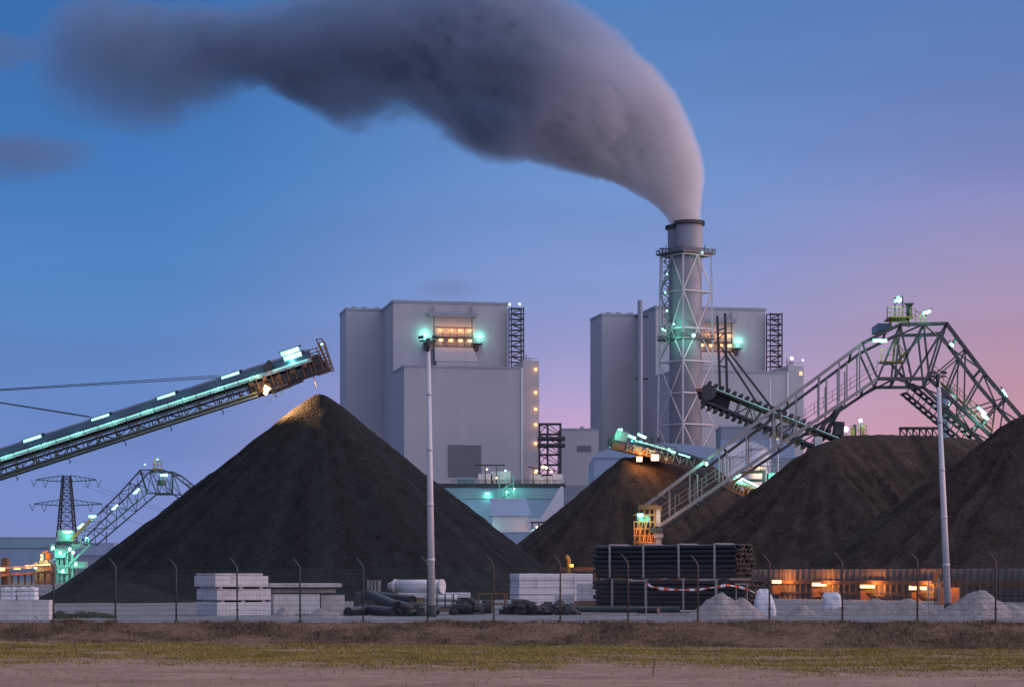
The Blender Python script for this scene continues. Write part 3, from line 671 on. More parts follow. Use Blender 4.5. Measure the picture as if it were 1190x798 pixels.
def big_bag(label, px0, px1, y0, Y, lean=.0, taper=.0):
    a, c = X_(px0, Y), X_(px1, Y); cx = (a+c)/2; g = gz(cx); z = Z_(y0, Y)-g; r = thing('bulk_bag', (cx, Y, g), label, 'bulk bag', 'big white bulk bags'); hw = (c-a)/2
    b = MB(); n = 24; L = 10; vs = []; fs = []
    for k in range(L+1):
        t = k/L
        for i in range(n):
            u = 6.28318*i/n; q = (abs(math.cos(u))**5+abs(math.sin(u))**5)**-.2
            rr = hw*(.92+.10*math.sin(math.pi*t)-.04*t)*(1-taper*t*t)*q*(1+.045*math.sin(5*u+6*t+cx)+.03*math.sin(11*u-4*t))*(1+.10*nz(math.cos(u)*1.6, math.sin(u)*1.6, t*2.4+cx))
            if k >= L-1: rr *= .97 if k == L-1 else .72
            vs.append(V((cx+rr*math.cos(u)*.95+lean*t, Y+rr*math.sin(u)*.8, g+z*t*(1-.10*math.cos(3*u+cx)*t))))
    for k in range(L):
        for i in range(n): fs.append((k*n+i, k*n+(i+1) % n, (k+1)*n+(i+1) % n, (k+1)*n+i))
    b.add(vs, fs, True); b.f.append([L*n+i for i in range(n)]); b.sm.append(False); b.build('sack', 'bag', r)
    for sx_ in (-.6, .6):
        b = MB(); b.tube([(cx+sx_*hw+lean, Y-.2, g+z*.95), (cx+sx_*hw*.9+lean, Y-.1, g+z*1.0), (cx+sx_*hw*.7+lean, Y+.1, g+z*1.0), (cx+sx_*hw*.6+lean, Y+.2, g+z*.95)], .02, 6); b.build('lifting_loop', 'bag', r)
big_bag('slumped white bulk bag beside the two-humped gravel heap', 877, 903, 686.5, 97, -.12, .42)
big_bag('squat white bulk bag between gravel heaps under the second wall lamp', 955.5, 978, 689.5, 101)
# low dark scrub at the left
def scrub(label, px0, px1, Y, h, seed):
    b = MB(); x0, x1 = X_(px0, Y), X_(px1, Y); random.seed(seed)
    for k in range(2600):
        t = random.random(); x = lerp(x0, x1, t); y = Y+random.gauss(0, .5); e = math.sin(math.pi*min(1, max(0, t)))**.5
        z = random.random()*h*e*(.5+.7*abs(nz(x*1.3, y, seed))); p = V((x, y, gz(x)+z)); q = V((random.gauss(0, 1), random.gauss(0, 1), random.gauss(0, 1))).normalized()*.07; s = q.orthogonal().normalized()*.03
        o = len(b.v); b.v += [p-s, p+q*.5+s*.6, p+q, p+q*.5-s*1.2]; b.f.append((o, o+1, o+2, o+3)); b.sm.append(False)
    tag(b.build('shrub', mat('scrub_leaves', (.045, .06, .035), .8, var=.5, scale=2)), label, 'shrub', 'low scrub in the yard')
scrub('low dark scrub patch right of the long concrete block', 57, 84, 99, .38, 3)
scrub('wider greenish scrub patch between the second and third fence posts', 82, 130, 100, .36, 4)
random.seed(11)
# wooden stake in the verge
x = X_(758, 58); tag(MB().bar((x, 58, vz(x, fy(x)-58)-.1), (x+.05, 58, vz(x, fy(x)-58)+.47), .035).build('stake', 'wood'), 'small wooden stake standing upright at the edge of the grass', 'stake')

# sheet pile wall with lamps
WL = [V((X_(820, 176), 176, 0)), V((X_(860, 171), 171, 0)), V((X_(1210, 140), 140, 0)), V((X_(1330, 131), 131, 0))]
def wall():
    zt_ = 2.15; r = thing('sheet_pile_wall', (WL[1]+WL[2])/2, 'long corrugated sheet pile wall holding back the coal, lit orange by lamps', 'retaining wall')
    b = MB(); L = sum((WL[i+1]-WL[i]).length for i in range(3)); n = int(L/.17); pr = []
    for k in range(n+1):
        p = pathpt(WL, k/n); d = (WL[2]-WL[1]).normalized(); nn = V((d.y, -d.x, 0))
        pr.append(p+nn*(.13 if k % 4 in (0, 1) else -.13))
    vs = []
    for p in pr: vs += [p+V((0, 0, -.1)), p+V((0, 0, zt_+.05*nz(p.x*2, 0, 0))), p+V((0, .12, zt_)), p+V((0, .12, -.1))]
    fs = []
    for k in range(n):
        for j in range(3): fs.append((4*k+j, 4*k+4+j, 4*k+5+j, 4*k+1+j))
    b.add(vs, fs); b.build('sheet_pile', 'pile', r)
    d = (WL[2]-WL[1]).normalized(); nn = V((d.y, -d.x, 0))
    b = MB(); b.bar(WL[0]+nn*.3+V((0, 0, 1.25)), WL[3]+nn*.3+V((0, 0, 1.25)), .22, .26); b.build('waling_beam', 'rusty', r)
    b = MB(); b.bar(WL[0]+nn*.28+V((0, 0, .5)), WL[3]+nn*.28+V((0, 0, .5)), .1, .1); b.build('cable_duct', 'dsteel', r)
    names = ('lamp on the sheet pile wall nearest the pipe bundles', 'lamp on the sheet pile wall above the squat white bag', 'lamp on the sheet pile wall left of the leaning lamp post by two bays', 'twin-headed lamp on the sheet pile wall just left of the leaning lamp post')
    for (px, py), nm in zip(((905, 677), (952, 680), (1008, 682.5), (1068, 684.5)), names):
        t = (px-860)/(1210-860); k = lerp(1/171, 1/140, t); Y = 1/k-.75; c = P(px, py-1, Y); g = V((c.x, c.y, 0))
        q = thing('wall_lamp', c-V((0, 0, .4)), 'orange '+nm, 'lamp', 'orange lamps along the sheet pile wall')
        b = MB(); b.cbox(c+V((0, .25, -.55)), (.9, .2, .62)); b.build('control_box', 'rusty', q)
        b = MB(); b.bar(c+V((0, .12, -.3)), c+V((0, .12, .15)), .05); b.bar(c+V((0, .12, .1)), c+V((0, .7, .1)), .05); b.build('bracket', 'rusty', q)
        b = MB(); b.cbox(c+V((0, 0, .16)), (1.1, .4, .06)); b.build('shade', 'dsteel', q)
        if 'twin' in nm:
            for s in (-.36, .36): MB().cbox(c+V((s, -.02, .05)), (.55, .26, .24)).build('lamp_head', 'sodium', q)
        else: MB().cbox(c+V((0, -.02, .05)), (.95, .26, .27)).build('lamp_head', 'sodium', q)
        lamp(q, c+V((0, -1.3, .1)), (1, .31, .055), 190, .06)
wall()
def orange_machine():
    Y = 128; r = thing('pump_unit', P(1104, 696, Y), 'orange pump unit with upright box beside the leaning lamp post', 'pump')
    x0, x1 = X_(1092, Y), X_(1115, Y); z0 = -.02
    MB().box((x0, Y, z0), (x1, Y+1, Z_(682, Y))).build('tank', 'orange', r, .04)
    MB().box((X_(1099, Y), Y+.1, Z_(682, Y)+.003), (X_(1104, Y), Y+.7, Z_(662, Y))).build('mast_box', 'orange', r, .03)
    MB().box((X_(1085, Y), Y+.2, Z_(676, Y)), (X_(1092, Y)-.004, Y+.6, Z_(664, Y))).build('panel_box', 'orange', r, .03)
    b = MB(); b.bar((X_(1088, Y), Y+.4, z0), (X_(1088, Y), Y+.4, Z_(676, Y)), .08); b.build('leg', 'rusty', r)
    b = MB(); b.tube([(X_(1107, Y), Y+.3, Z_(682, Y)), (X_(1107, Y), Y+.3, Z_(672, Y)), (X_(1112, Y), Y+.3, Z_(671, Y)), (X_(1112, Y), Y+.3, Z_(682, Y))], .05, 8); b.build('hose', 'rubber', r)
    lamp(r, V((X_(1110, Y), Y-.6, 1.)), (1, .4, .1), 22, .05)
orange_machine()
def hframe():
    Y = 97; r = thing('access_ladder', P(1085, 717, Y), 'pale ladder-like frame standing left of the leaning lamp post', 'ladder')
    for px in (1079, 1091): MB().bar(P(px, 663+8*(px > 1085), Y), V((X_(px, Y), Y, gz(15))), .045).build('stile', 'ltsteel', r)
    for py in (677, 684, 700): MB().bar(P(1079, py, Y)-V((0, .02, 0)), P(1091, py, Y)-V((0, .02, 0)), .04).build('rung', 'ltsteel', r)
hframe()
def lit_post():
    Y = 170; r = thing('guide_post', P(660, 690, Y), 'short orange-lit post with bent top before the coal, above the white stack', 'post')
    b = MB(); b.tube([V((X_(661, Y), Y, 0)), P(661, 651, Y), P(660, 648, Y), P(657.5, 646, Y)], .16, 8); b.build('stem', 'yellow', r)
    b = MB(); b.bar(P(650, 661, Y), P(694, 661, Y), .2, .3); b.bar(P(692, 661, Y), V((X_(692, Y), Y, 0)), .2); b.bar(P(652, 661, Y), V((X_(652, Y), Y, 0)), .2); b.build('guard_rail', 'rusty', r)
    MB().cbox(P(664, 657, Y-1.2), (.3, .2, .2)).build('lamp_head', 'rusty', r)
    lamp(r, P(665, 656, Y-1.4), AMB, 90, .1)
lit_post()

# ---------------------------------------------------------------- lamp helpers for machines
def tubelamp(root, p, q, power=60, r=.13, m='teal', col=TEAL, drop=.3, post=None):
    p = V(p); q = V(q); MB().tube([p, q], r, 8).build('tube_lamp', m, root); e_ = (q-p).normalized()*r
    MB().bar(p-e_+V((0, r*.5, r*1.12)), q+e_+V((0, r*.5, r*1.12)), r*2.2, r*.3).build('lamp_housing', 'dsteel', root)
    if post:
        b = MB(); b.bar(p.lerp(q, .5)-V((0, 0, r)), p.lerp(q, .5)-V((0, 0, post)), .07); b.build('lamp_bracket', 'dsteel', root)
    if power: lamp(root, p.lerp(q, .5)-V((0, .25, drop)), col, power, .15)
def bulb(root, c, r_=.2, power=80, m='teal', col=TEAL, off=(0, -.4, -.3)):
    r = r_*.75; c = V(c); b = MB(); b.tube([c-V((0, 0, r)), c-V((0, 0, r*.5)), c+V((0, 0, r*.5)), c+V((0, 0, r))], [r*.5, r, r, r*.5], 8); b.build('floodlight', m, root)
    if power: lamp(root, c+V(off), col, power, .15)
def railing(mb, pts, h=1.1, step=1.6, w=.06):
    pts = [V(p) for p in pts]
    for i in range(len(pts)-1):
        a, c = pts[i], pts[i+1]; L = (c-a).length; n = max(1, int(L/step))
        for z in (h, h*.55): mb.bar(a+V((0, 0, z)), c+V((0, 0, z)), w)
        for k in range(n+1): q = a.lerp(c, k/n); mb.bar(q, q+V((0, 0, h)), w)
def lattice(mb, A, B, n, w, mode='Z'):
    """webs between two polylines"""
    for k in range(n):
        a0, a1 = pathpt(A, k/n), pathpt(A, (k+1)/n); b0, b1 = pathpt(B, k/n), pathpt(B, (k+1)/n)
        mb.bar(a0, b0, w)
        if mode == 'X': mb.bar(a0, b1, w*.75); mb.bar(b0, a1, w*.75)
        elif mode == 'Z': mb.bar(a0, b1, w*.8) if k % 2 else mb.bar(b0, a1, w*.8)
    mb.bar(pathpt(A, 1), pathpt(B, 1), w)

# ---------------------------------------------------------------- stacker boom on the left
def stacker():
    Y = 181.; s_ = F/Y; org = P(0, 539, Y); d = (P(381, 416.5, Y)-org).normalized(); up = V((-d.z, 0, d.x)); ey = V((0, 1, 0))
    px1 = 15.55*1.0
    base = V((X_(-75, Y), Y, 0)); r = thing('stacker_conveyor', base, 'long rising stacker boom with teal tube lamps above the tall coal cone', 'stacker')
    def Q(s, y, n): return org+d*s+ey*y+up*n
    SL = (P(381, 416.5, Y)-org).length; S0 = -12.
    # hood: half-round belt cover
    b = MB(); prof = [(-1.0, .05), (-1.0, .45), (-.85, .85), (-.5, 1.10), (0, 1.2), (.5, 1.10), (.85, .85), (1.0, .45), (1.0, .05)]
    n = 40; vs = []; fs = []; sh_ = SL-1.2
    for k in range(n+1):
        for y, z in prof: vs.append(Q(lerp(S0, sh_, k/n), y, z*(1 if k % 2 else .985)))
    m_ = len(prof)
    for k in range(n):
        for j in range(m_-1): fs.append((k*m_+j, (k+1)*m_+j, (k+1)*m_+j+1, k*m_+j+1))
    b.add(vs, fs, True); b.add([Q(sh_, y, z) for y, z in prof], [tuple(range(m_))]); b.build('hood', 'hood', r)
    MB().bar(Q(S0, 0, -.06), Q(SL-.4, 0, -.06), 1.9, .05, up).build('belt', 'rubber', r)
    MB().bar(Q(S0, -1.08, .2), Q(sh_, -1.08, .2), .05, .34, up).build('skirt_plate', 'galv', r)
    # glowing strip stands in for tube lamp reflections along the hood edge
    MB().bar(Q(S0, -1.16, .27), Q(SL*.80, -1.16, .27), .06, .10, up).build('glow_strip', 'tealdim', r)
    MB().bar(Q(SL*.84, -1.16, .27), Q(SL-1.5, -1.16, .27), .06, .09, up).build('glow_strip', 'tealdim', r)
    # truss
    for y in (-1.05, 1.05):
        for z in (-.28, -1.05): MB().bar(Q(S0, y, z), Q(SL-(.3 if z > -.5 else 3.5), y, z), .15 if z > -.5 else .18, None, up).build('chord', 'steel', r)
    b = MB()
    for y in (-1.05, 1.05): lattice(b, [Q(S0, y, -.28), Q(SL-4, y, -.28)], [Q(S0, y, -1.05), Q(SL-4, y, -1.05)], 26, .08)
    lattice(b, [Q(S0, -1.05, -1.05), Q(SL-4, -1.05, -1.05)], [Q(S0, 1.05, -1.05), Q(SL-4, 1.05, -1.05)], 26, .07, 'Z'); b.build('lattice', 'steel', r)
    b = MB(); b.bar(Q(S0, -1.75, -.62), Q(SL*.78, -1.75, -.62), .8, .05, up)
    for k in range(30):
        q = lerp(S0, SL*.78, k/29); b.bar(Q(q, -2.12, -.6), Q(q, -2.12, .35), .045); b.bar(Q(q, -1.05, -.68), Q(q, -2.15, -.68), .07)
    for z in (.35, -.1): b.bar(Q(S0, -2.12, z), Q(SL*.78, -2.12, z), .04)
    b.build('walkway', 'dsteel', r)
    for k in range(22):
        q = lerp(S0, SL-4, k/21); b = MB(); b.tube([Q(q, -.95, -.82), Q(q, .95, -.82)], .11, 8); b.bar(Q(q, -1.12, -.82), Q(q, -1.12, -.3), .1); b.build('roller', 'rusty', r)
    b = MB()
    for k in range(6): q = lerp(1, SL-5, k/5)+random.uniform(-.5, .5); b.bar(Q(q, -1.1, -1.05), Q(q+.25, -1.1, -1.65), .07); b.bar(Q(q+.25, -1.1, -1.65), Q(q+.1, -1.1, -1.75), .06)
    b.build('hanger', 'dsteel', r)
    b = MB(); b.tube([Q(S0, -1.2, -1.22), Q(SL-6, -1.2, -1.22)], .06, 6); b.tube([Q(S0, -1.28, -.95), Q(SL-6, -1.28, -.95)], .05, 6); b.build('pipe_run', 'mach', r)
    # head
    b = MB(); b.hexa([Q(SL-6.6, -1.15, -.95), Q(SL-.1, -1.15, -.85), Q(SL-.1, 1.15, -.85), Q(SL-6.6, 1.15, -.95), Q(SL-6.6, -1.15, -.3), Q(SL-.1, -1.15, -.2), Q(SL-.1, 1.15, -.2), Q(SL-6.6, 1.15, -.3)])
    b.hexa([Q(SL-5., -.9, -1.25), Q(SL-2.4, -.9, -1.05), Q(SL-2.4, .9, -1.05), Q(SL-5., .9, -1.25), Q(SL-5, -.9, -.96), Q(SL-2.4, -.9, -.9), Q(SL-2.4, .9, -.9), Q(SL-5, .9, -.96)]); b.build('head_frame', 'dsteel', r)
    b = MB()
    for k in range(9): q = SL-6.4+k*.62; b.bar(Q(q, -1.2, -.95), Q(q, -1.2, .1), .09); 
    for k in range(5): q = SL-6.2+k*1.1; b.cbox(Q(q, -1.35, -.25+.12*math.sin(k*2)), (.34, .3, .3), 0, -.31)
    b.build('drive_gear', 'rusty', r)
    b = MB(); b.tube([Q(SL-.8, -1.1, .05), Q(SL-.8, 1.1, .05)], .42, 18); b.build('head_pulley', 'dsteel', r)
    b = MB()
    for q in (SL-1.15, SL-.55, SL+.1):
        for y in (-1.25, 1.25): b.bar(Q(q, y, -.95), Q(q, y, .95 if q < SL else 1.45), .09)
    for z in (-.9, -.3, .3, .92):
        for y in (-1.25, 1.25): b.bar(Q(SL-1.15, y, z), Q(SL+.1, y, z), .07)
        b.bar(Q(SL+.1, -1.25, z), Q(SL+.1, 1.25, z), .07)
    for y in (-1.25, 1.25): b.bar(Q(SL-.1, y, -.95), Q(SL-.35, y, 1.55), .1); b.bar(Q(SL-.35, y, 1.55), Q(SL+.1, y, 1.45), .08)
    b.build('head_cage', 'rusty', r)
    MB().bar(Q(SL-4.9, -1.3, .52), Q(SL-4.2, -1.3, .95), .35, .5).build('switch_box', 'dsteel', r)
    MB().tube([Q(SL-1.5, 0, -1), Q(SL-1.5, 0, -1.9)], .05, 6).build('sensor_rod', 'ltsteel', r)
    # tube lamps standing over the hood
    for k in range(9): lamp(r, Q(lerp(-2, SL*.78, k/8), -1.75, .5), TEAL, 22, .04)  # added teal point lights without fixtures, brightening the hood's lower half
    for px, py in ((38, 510.5), (117, 486), (193.5, 461), (268, 437)):
        c = P(px, py, Y-.6); tubelamp(r, c-d*.72, c+d*.72, 60, .19, post=.75, drop=.35)
    for px, py in ((337, 408.5), (340, 414)):
        c = P(px, py, Y-.9); tubelamp(r, c-d*.72, c+d*.72, 55, .19, post=.6, drop=.4)
    bulb(r, P(374, 400, Y), .14, 20)
    # orange floodlight under the head
    c = P(310, 452, Y-1.4); b = MB(); b.tube([c-V((.1, .05, .16)), c+V((.1, -.05, .2))], [.2, .3], 12); b.build('floodlight', 'warm', r)
    b = MB(); b.tube([c+V((-.16, -.1, -.42)), c+V((-.02, -.12, -.22))], [.14, .19], 10); b.build('floodlight', 'warm', r)
    b = MB(); b.cbox(c+V((-.1, .3, .1)), (.6, .4, .8), 0, .3); b.build('floodlight_housing', 'rusty', r)
    lamp(r, P(317, 457, Y-.7), (1, .48, .18), 8000, .1, 'SPOT', P(347, 478, YA-.1), 120); lamp(r, c+V((0, -.55, 0)), (1, .55, .2), 70, .06)
    b = MB(); b.bar(P(312, 466, Y-1), P(330, 455, Y-1), .05); b.build('tie_rod', 'ltsteel', r)
    # mast, stays and carriage (left of the frame)
    mt = P(-67, 457, Y)
    for y in (-1.6, 1.6): MB().bar(V((X_(-75, Y), Y+y*1.6, 0)), mt+ey*y*.4, .45).build('mast_leg', 'steel', r)
    for a, q in ((mt, P(256, 437.5, Y)), (mt, P(106, 484.5, Y))):
        for y in (-.9, .9): MB().tube([a+ey*y*.4, q+ey*y], .035, 6).build('stay_cable', 'dsteel', r)
    b = MB()
    for x in (-3.5, 3.5):
        for y in (-3, 3): b.bar(V((base.x+x, Y+y, 0)), V((base.x+x*.5, Y+y*.6, 7)), .5)
    b.box((base.x-2.5, Y-2, 6.8), (base.x+2.5, Y+2, 7.4)); b.build('carriage', 'steel', r)
stacker()

# ---------------------------------------------------------------- big steel portal (reclaimer) on the right
def portal():
    Y0 = 228.; s = F/Y0; off = V((1.3, 10.5, 0))
    r = thing('portal_reclaimer', P(757, 690, Y0), 'big steel lattice portal arching over the brown coal pile on the right', 'reclaimer')
    def PP(l): return [P(x, y, Y0) for x, y in l]
    topA = PP([(748, 589), (1002, 399), (1046, 377), (1100, 376), (1146, 437), (1215, 517)])
    botA = PP([(757, 617), (1020, 440), (1080, 440), (1150, 505), (1180, 533)])
    topB = [p+off for p in topA]; botB = [p+off for p in botA]
    for pts, w_, m in ((topA, .52, 'ltsteel'), (topB, .48, 'steel'), (botA, .52, 'ltsteel'), (botB, .48, 'steel')):
        for i in range(len(pts)-1):
            e = (pts[i+1]-pts[i]).normalized()*.05
            MB().bar(pts[i]-e, pts[i+1]+e, w_*.62, w_, (0, 1, 0)).build('chord', m if i == 0 else 'steel', r)
    # left leg: paired posts and horizontals; walkway between chords
    for base_, T, B, in ((topA, topA, botA), (topB, topB, botB)):
        for i, t in enumerate((.08, .17, .30, .42, .54, .64, .74, .83, .92)):
            q = B[0].lerp(B[1], t); tt = (q.x-T[0].x)/(T[1].x-T[0].x); u = T[0].lerp(T[1], tt)
            for dx in (0, .75) if i in (1, 2, 4, 6, 7) else (0,): MB().bar(q+V((dx, 0, .3)), u+V((dx, 0, -.2)), .14).build('web_post', 'ltsteel', r)
    for T, B in ((topA, botA), (topB, botB)):
        bL = MB()
        tt = [T[1], T[2], T[2].lerp(T[3], .5), T[3]]; bb = [B[1], B[1].lerp(B[2], .33), B[1].lerp(B[2], .66), B[2]]
        for a, c in ((tt[0], bb[0]), (bb[0], tt[1]), (tt[1], bb[1]), (bb[1], tt[2]), (tt[1], bb[2]), (tt[2], bb[3]), (bb[2], tt[3]), (tt[3], bb[3])): bL.bar(a, c, .19)
        bL.build('crown_lattice', 'steel', r)
    for T, B in ((topA, botA), (topB, botB)):
        bR = MB()
        T2 = T[3:]; B2 = B[2:]
        lattice(bR, T2, B2, 5, .17); bR.build('leg_lattice', 'steel', r)
    bC = MB()
    for A, B in ((topA, topB), (botA, botB)):
        n = 13
        for k in range(n):
            a, c = pathpt(A, (k+.5)/n), pathpt(B, (k+.5)/n); bC.bar(a, c, .2)
            if k % 2 == 0 and k > 6: bC.bar(a, pathpt(B, (k+1.5)/n), .13)
            elif k > 6: bC.bar(c, pathpt(A, min(1, (k+1.5)/n)), .13)
    bC.build('cross_brace', 'steel', r)
    # floor of the left arm: twin belts/plates running inside the lower chords
    MB().bar(botA[0]+off*.5+V((0, 0, .35)), botA[1]+off*.5+V((0, 0, .35)), .25, 3.2, (0, 1, 0)).build('conveyor_trough', 'steel', r)
    b = MB(); o2 = off*.12
    b.bar(botA[0]+o2+V((0, 0, .9)), botA[1]+o2+V((0, 0, .9)), .06, 1.0, (0, 1, 0))
    for z in (1.9, 1.4): b.bar(botA[0]+o2+V((0, 0, z)), botA[1]+o2+V((0, 0, z)), .05)
    for k in range(26): q = botA[0].lerp(botA[1], k/25)+o2; b.bar(q+V((0, 0, .9)), q+V((0, 0, 1.9)), .05)
    b.build('walkway', 'ltsteel', r)
    b = MB(); o3 = off*.15
    pts = [botA[2]+o3, botA[3]+o3]
    b.bar(pts[0]+V((.4, 0, .5)), pts[1]+V((.4, 0, .5)), .06, 1., (0, 1, 0)); q0 = pts[0]+V((.4, 0, .5)); q1 = pts[1]+V((.4, 0, .5))
    for z in (1.1, .6): b.bar(q0+V((0, 0, z)), q1+V((0, 0, z)), .06)
    for k in range(12): q = q0.lerp(q1, k/11); b.bar(q, q+V((0, 0, 1.1)), .05)
    b.build('stair', 'yellow', r)
    # chain scraper under the right leg and platform inside the crown
    a, c = P(1060, 446, Y0+4), P(1143, 516, Y0+4); b = MB(); up2 = V((-.6, 0, -.9))
    for y in (0, 2.4):
        b.bar(a+V((0, y, 0)), c+V((0, y, 0)), .22); b.bar(a+up2+V((0, y, 0)), c+up2+V((0, y, 0)), .22)
    b.build('scraper_rail', 'steel', r); b = MB()
    for k in range(14): q = a.lerp(c, k/13); b.bar(q+V((0, 0, 0)), q+V((0, 2.4, 0)), .5, .12); b.bar(q+up2, q+up2+V((0, 2.4, 0)), .5, .12); b.bar(q, q+up2, .1)
    b.build('scraper_chain', 'dsteel', r)
    for A0, A1 in ((P(1035, 422, Y0+3), P(1058, 448, Y0+3)), (P(1028, 423, Y0+5), P(1042, 421, Y0+5)), (P(1042, 421, Y0+5), P(1072, 389, Y0+5)), (P(1072, 389, Y0+5), P(1098, 386, Y0+5))): MB().bar(A0, A1, .25).build('inner_strut', 'steel', r)
    b = MB(); pf = [P(1022, 421, Y0+1), P(1050, 421, Y0+1)]; b.bar(pf[0], pf[1], 2., .12); railing(b, [p+V((0, -.9, 0)) for p in pf], 1.2, 1., .06)
    railing(b, [P(1040, 405, Y0+1), P(1056, 432, Y0+1)], 1.1, .8, .06); b.build('inner_platform', 'yellow', r)
    # top machinery
    b = MB(); b.box((X_(1022, Y0), Y0+1, Z_(383, Y0)), (X_(1037, Y0), Y0+5, Z_(374, Y0))); b.build('winch_house', 'hood', r, .05)
    b = MB(); pf = [P(1031, 370.5, Y0+2), P(1058, 371, Y0+2)]; b.bar(pf[0], pf[1], 4., .15)
    b.bar(P(1034, 371, Y0+2), P(1036, 382, Y0+2), .2); b.bar(P(1056, 371, Y0+2), P(1056, 380, Y0+2), .2)
    railing(b, [P(1031, 370.5, Y0), P(1049, 370.5, Y0)], 1.15, .9, .07); railing(b, [P(1031, 370.5, Y0+4), P(1058, 370.5, Y0+4)], 1.15, .9, .07); railing(b, [P(1031, 370.5, Y0), P(1031, 370.5, Y0+4)], 1.15, 1.2, .07); b.build('top_platform', 'yellow', r)
    b = MB(); railing(b, [P(1058, 371, Y0), P(1076, 383, Y0)], 1.2, .6, .07); b.build('top_stair', 'yellow', r)
    b = MB(); b.tube([P(1056.5, 371, Y0+1), P(1056.5, 355, Y0+1)], .28, 8); b.tube([P(1056.5, 355.5, Y0+1), P(1056.5, 352.5, Y0+1)], [.3, .55], 10); b.build('vent_stack', 'dsteel', r)
    b = MB()
    for x in (1040, 1049): b.bar(P(x, 371, Y0+1), P(x, 346, Y0+1), .12)
    b.bar(P(1040, 346, Y0+1), P(1049, 346, Y0+1), .1); b.bar(P(1049, 352, Y0+1), P(1040, 352, Y0+1), .1); b.bar(P(1076, 374, Y0+1), P(1076, 364, Y0+1), .1); b.build('lamp_mast', 'dsteel', r)
    def cl(px, py, L, sl, pw, y=-.5):
        c = P(px, py, Y0+y); e = V((math.cos(sl), 0, math.sin(sl)))*L/2; tubelamp(r, c-e, c+e, pw, .17)
    cl(1043.5, 348.5, .75, .3, 120); MB().tube([P(1043, 348.5, Y0+.5), P(1046, 347.5, Y0+.5)], .34, 8).build('floodlight', 'teal', r)
    cl(1077, 362.5, .8, .3, 70); cl(1018.5, 395.5, .7, 0, 110); cl(1026.5, 395.8, .7, 0, 70)
    cl(1141, 477, 1.1, -.7, 150); cl(1145, 484, .8, -.7, 80); cl(1167, 457, .9, -1., 60, 5)
    cl(1106, 400, .4, -.6, 60, 4)
    for px, py, y in ((1082, 388, 5), (1124, 490, 5), (1130, 500, 5), (1100, 470, 5), (1060, 385, 4)): lamp(r, P(px, py, Y0+y), TEAL, 110, .05)
    bulb(r, P(821, 538.5, Y0-.5), .22, 120)
    # drive end at the left foot
    Yd = Y0-.3
    b = MB(); b.bar(P(741, 590, Yd), P(768, 590, Yd), 2.6, .3); b.bar(P(742, 588, Yd-1.2), P(765, 588, Yd-1.2), .28); b.build('head_beam', 'rusty', r)
    b = MB()
    for x in (737, 743, 749, 755, 760): 
        for y in (-1, 1.5): b.bar(P(x, 591 if x > 741 else 606, Yd+y), V((X_(x, Yd)+.1, Yd+y, .0)), .11)
    for yy in (598, 606, 614, 622, 630): b.bar(P(736, yy, Yd-1), P(760, yy, Yd-1), .12); b.bar(P(736, yy, Yd+1.5), P(760, yy, Yd+1.5), .12)
    for k in range(5): b.bar(P(737+5*k, 630, Yd-1), P(742+5*k, 606, Yd-1), .1)
    b.build('drive_tower', 'orange', r)
    b = MB(); b.box((X_(739, Yd), Yd-.7, Z_(634, Yd)), (X_(748, Yd), Yd+1, Z_(612, Yd))); b.box((X_(750, Yd), Yd-.7, Z_(630, Yd)), (X_(757, Yd), Yd+1, Z_(618, Yd))); b.build('motor', 'rusty', r, .05)
    b = MB(); b.box((X_(740, Yd), Yd-.8, Z_(606, Yd)), (X_(755, Yd), Yd+1, Z_(597, Yd))); b.build('gearbox', 'mach', r, .06)
    b = MB(); b.box((X_(761, Yd), Yd-1, 0), (X_(768, Yd), Yd+1, Z_(621, Yd))); b.box((X_(759.5, Yd), Yd-1.1, Z_(625, Yd)), (X_(770, Yd), Yd+1.1, Z_(618.5, Yd))); b.box((X_(761, Yd), Yd-.9, Z_(612, Yd)), (X_(767, Yd), Yd+.9, Z_(591, Yd))); b.build('bogie_post', 'ltsteel', r, .03)
    MB().bar(P(755, 616, Yd-.5), P(770, 616, Yd-.5), 1.4, .45).build('pivot_beam', 'dsteel', r)
    c = P(744, 598, Yd-1.4); tubelamp(r, c-V((.3, 0, 0)), c+V((.3, 0, 0)), 60, .16)
    for px, py in ((747, 625), (742, 616), (755, 628)): lamp(r, P(px, py, Yd-1.6), (1, .42, .1), 26, .06)
    lamp(r, P(752, 604, Yd-1.8), TEAL, 60, .06); lamp(r, P(768, 600, Yd-2.5), (1, .6, .4), 120, .05); lamp(r, P(866, 548, Yd+6), (1, .5, .25), 400, .05)
portal()

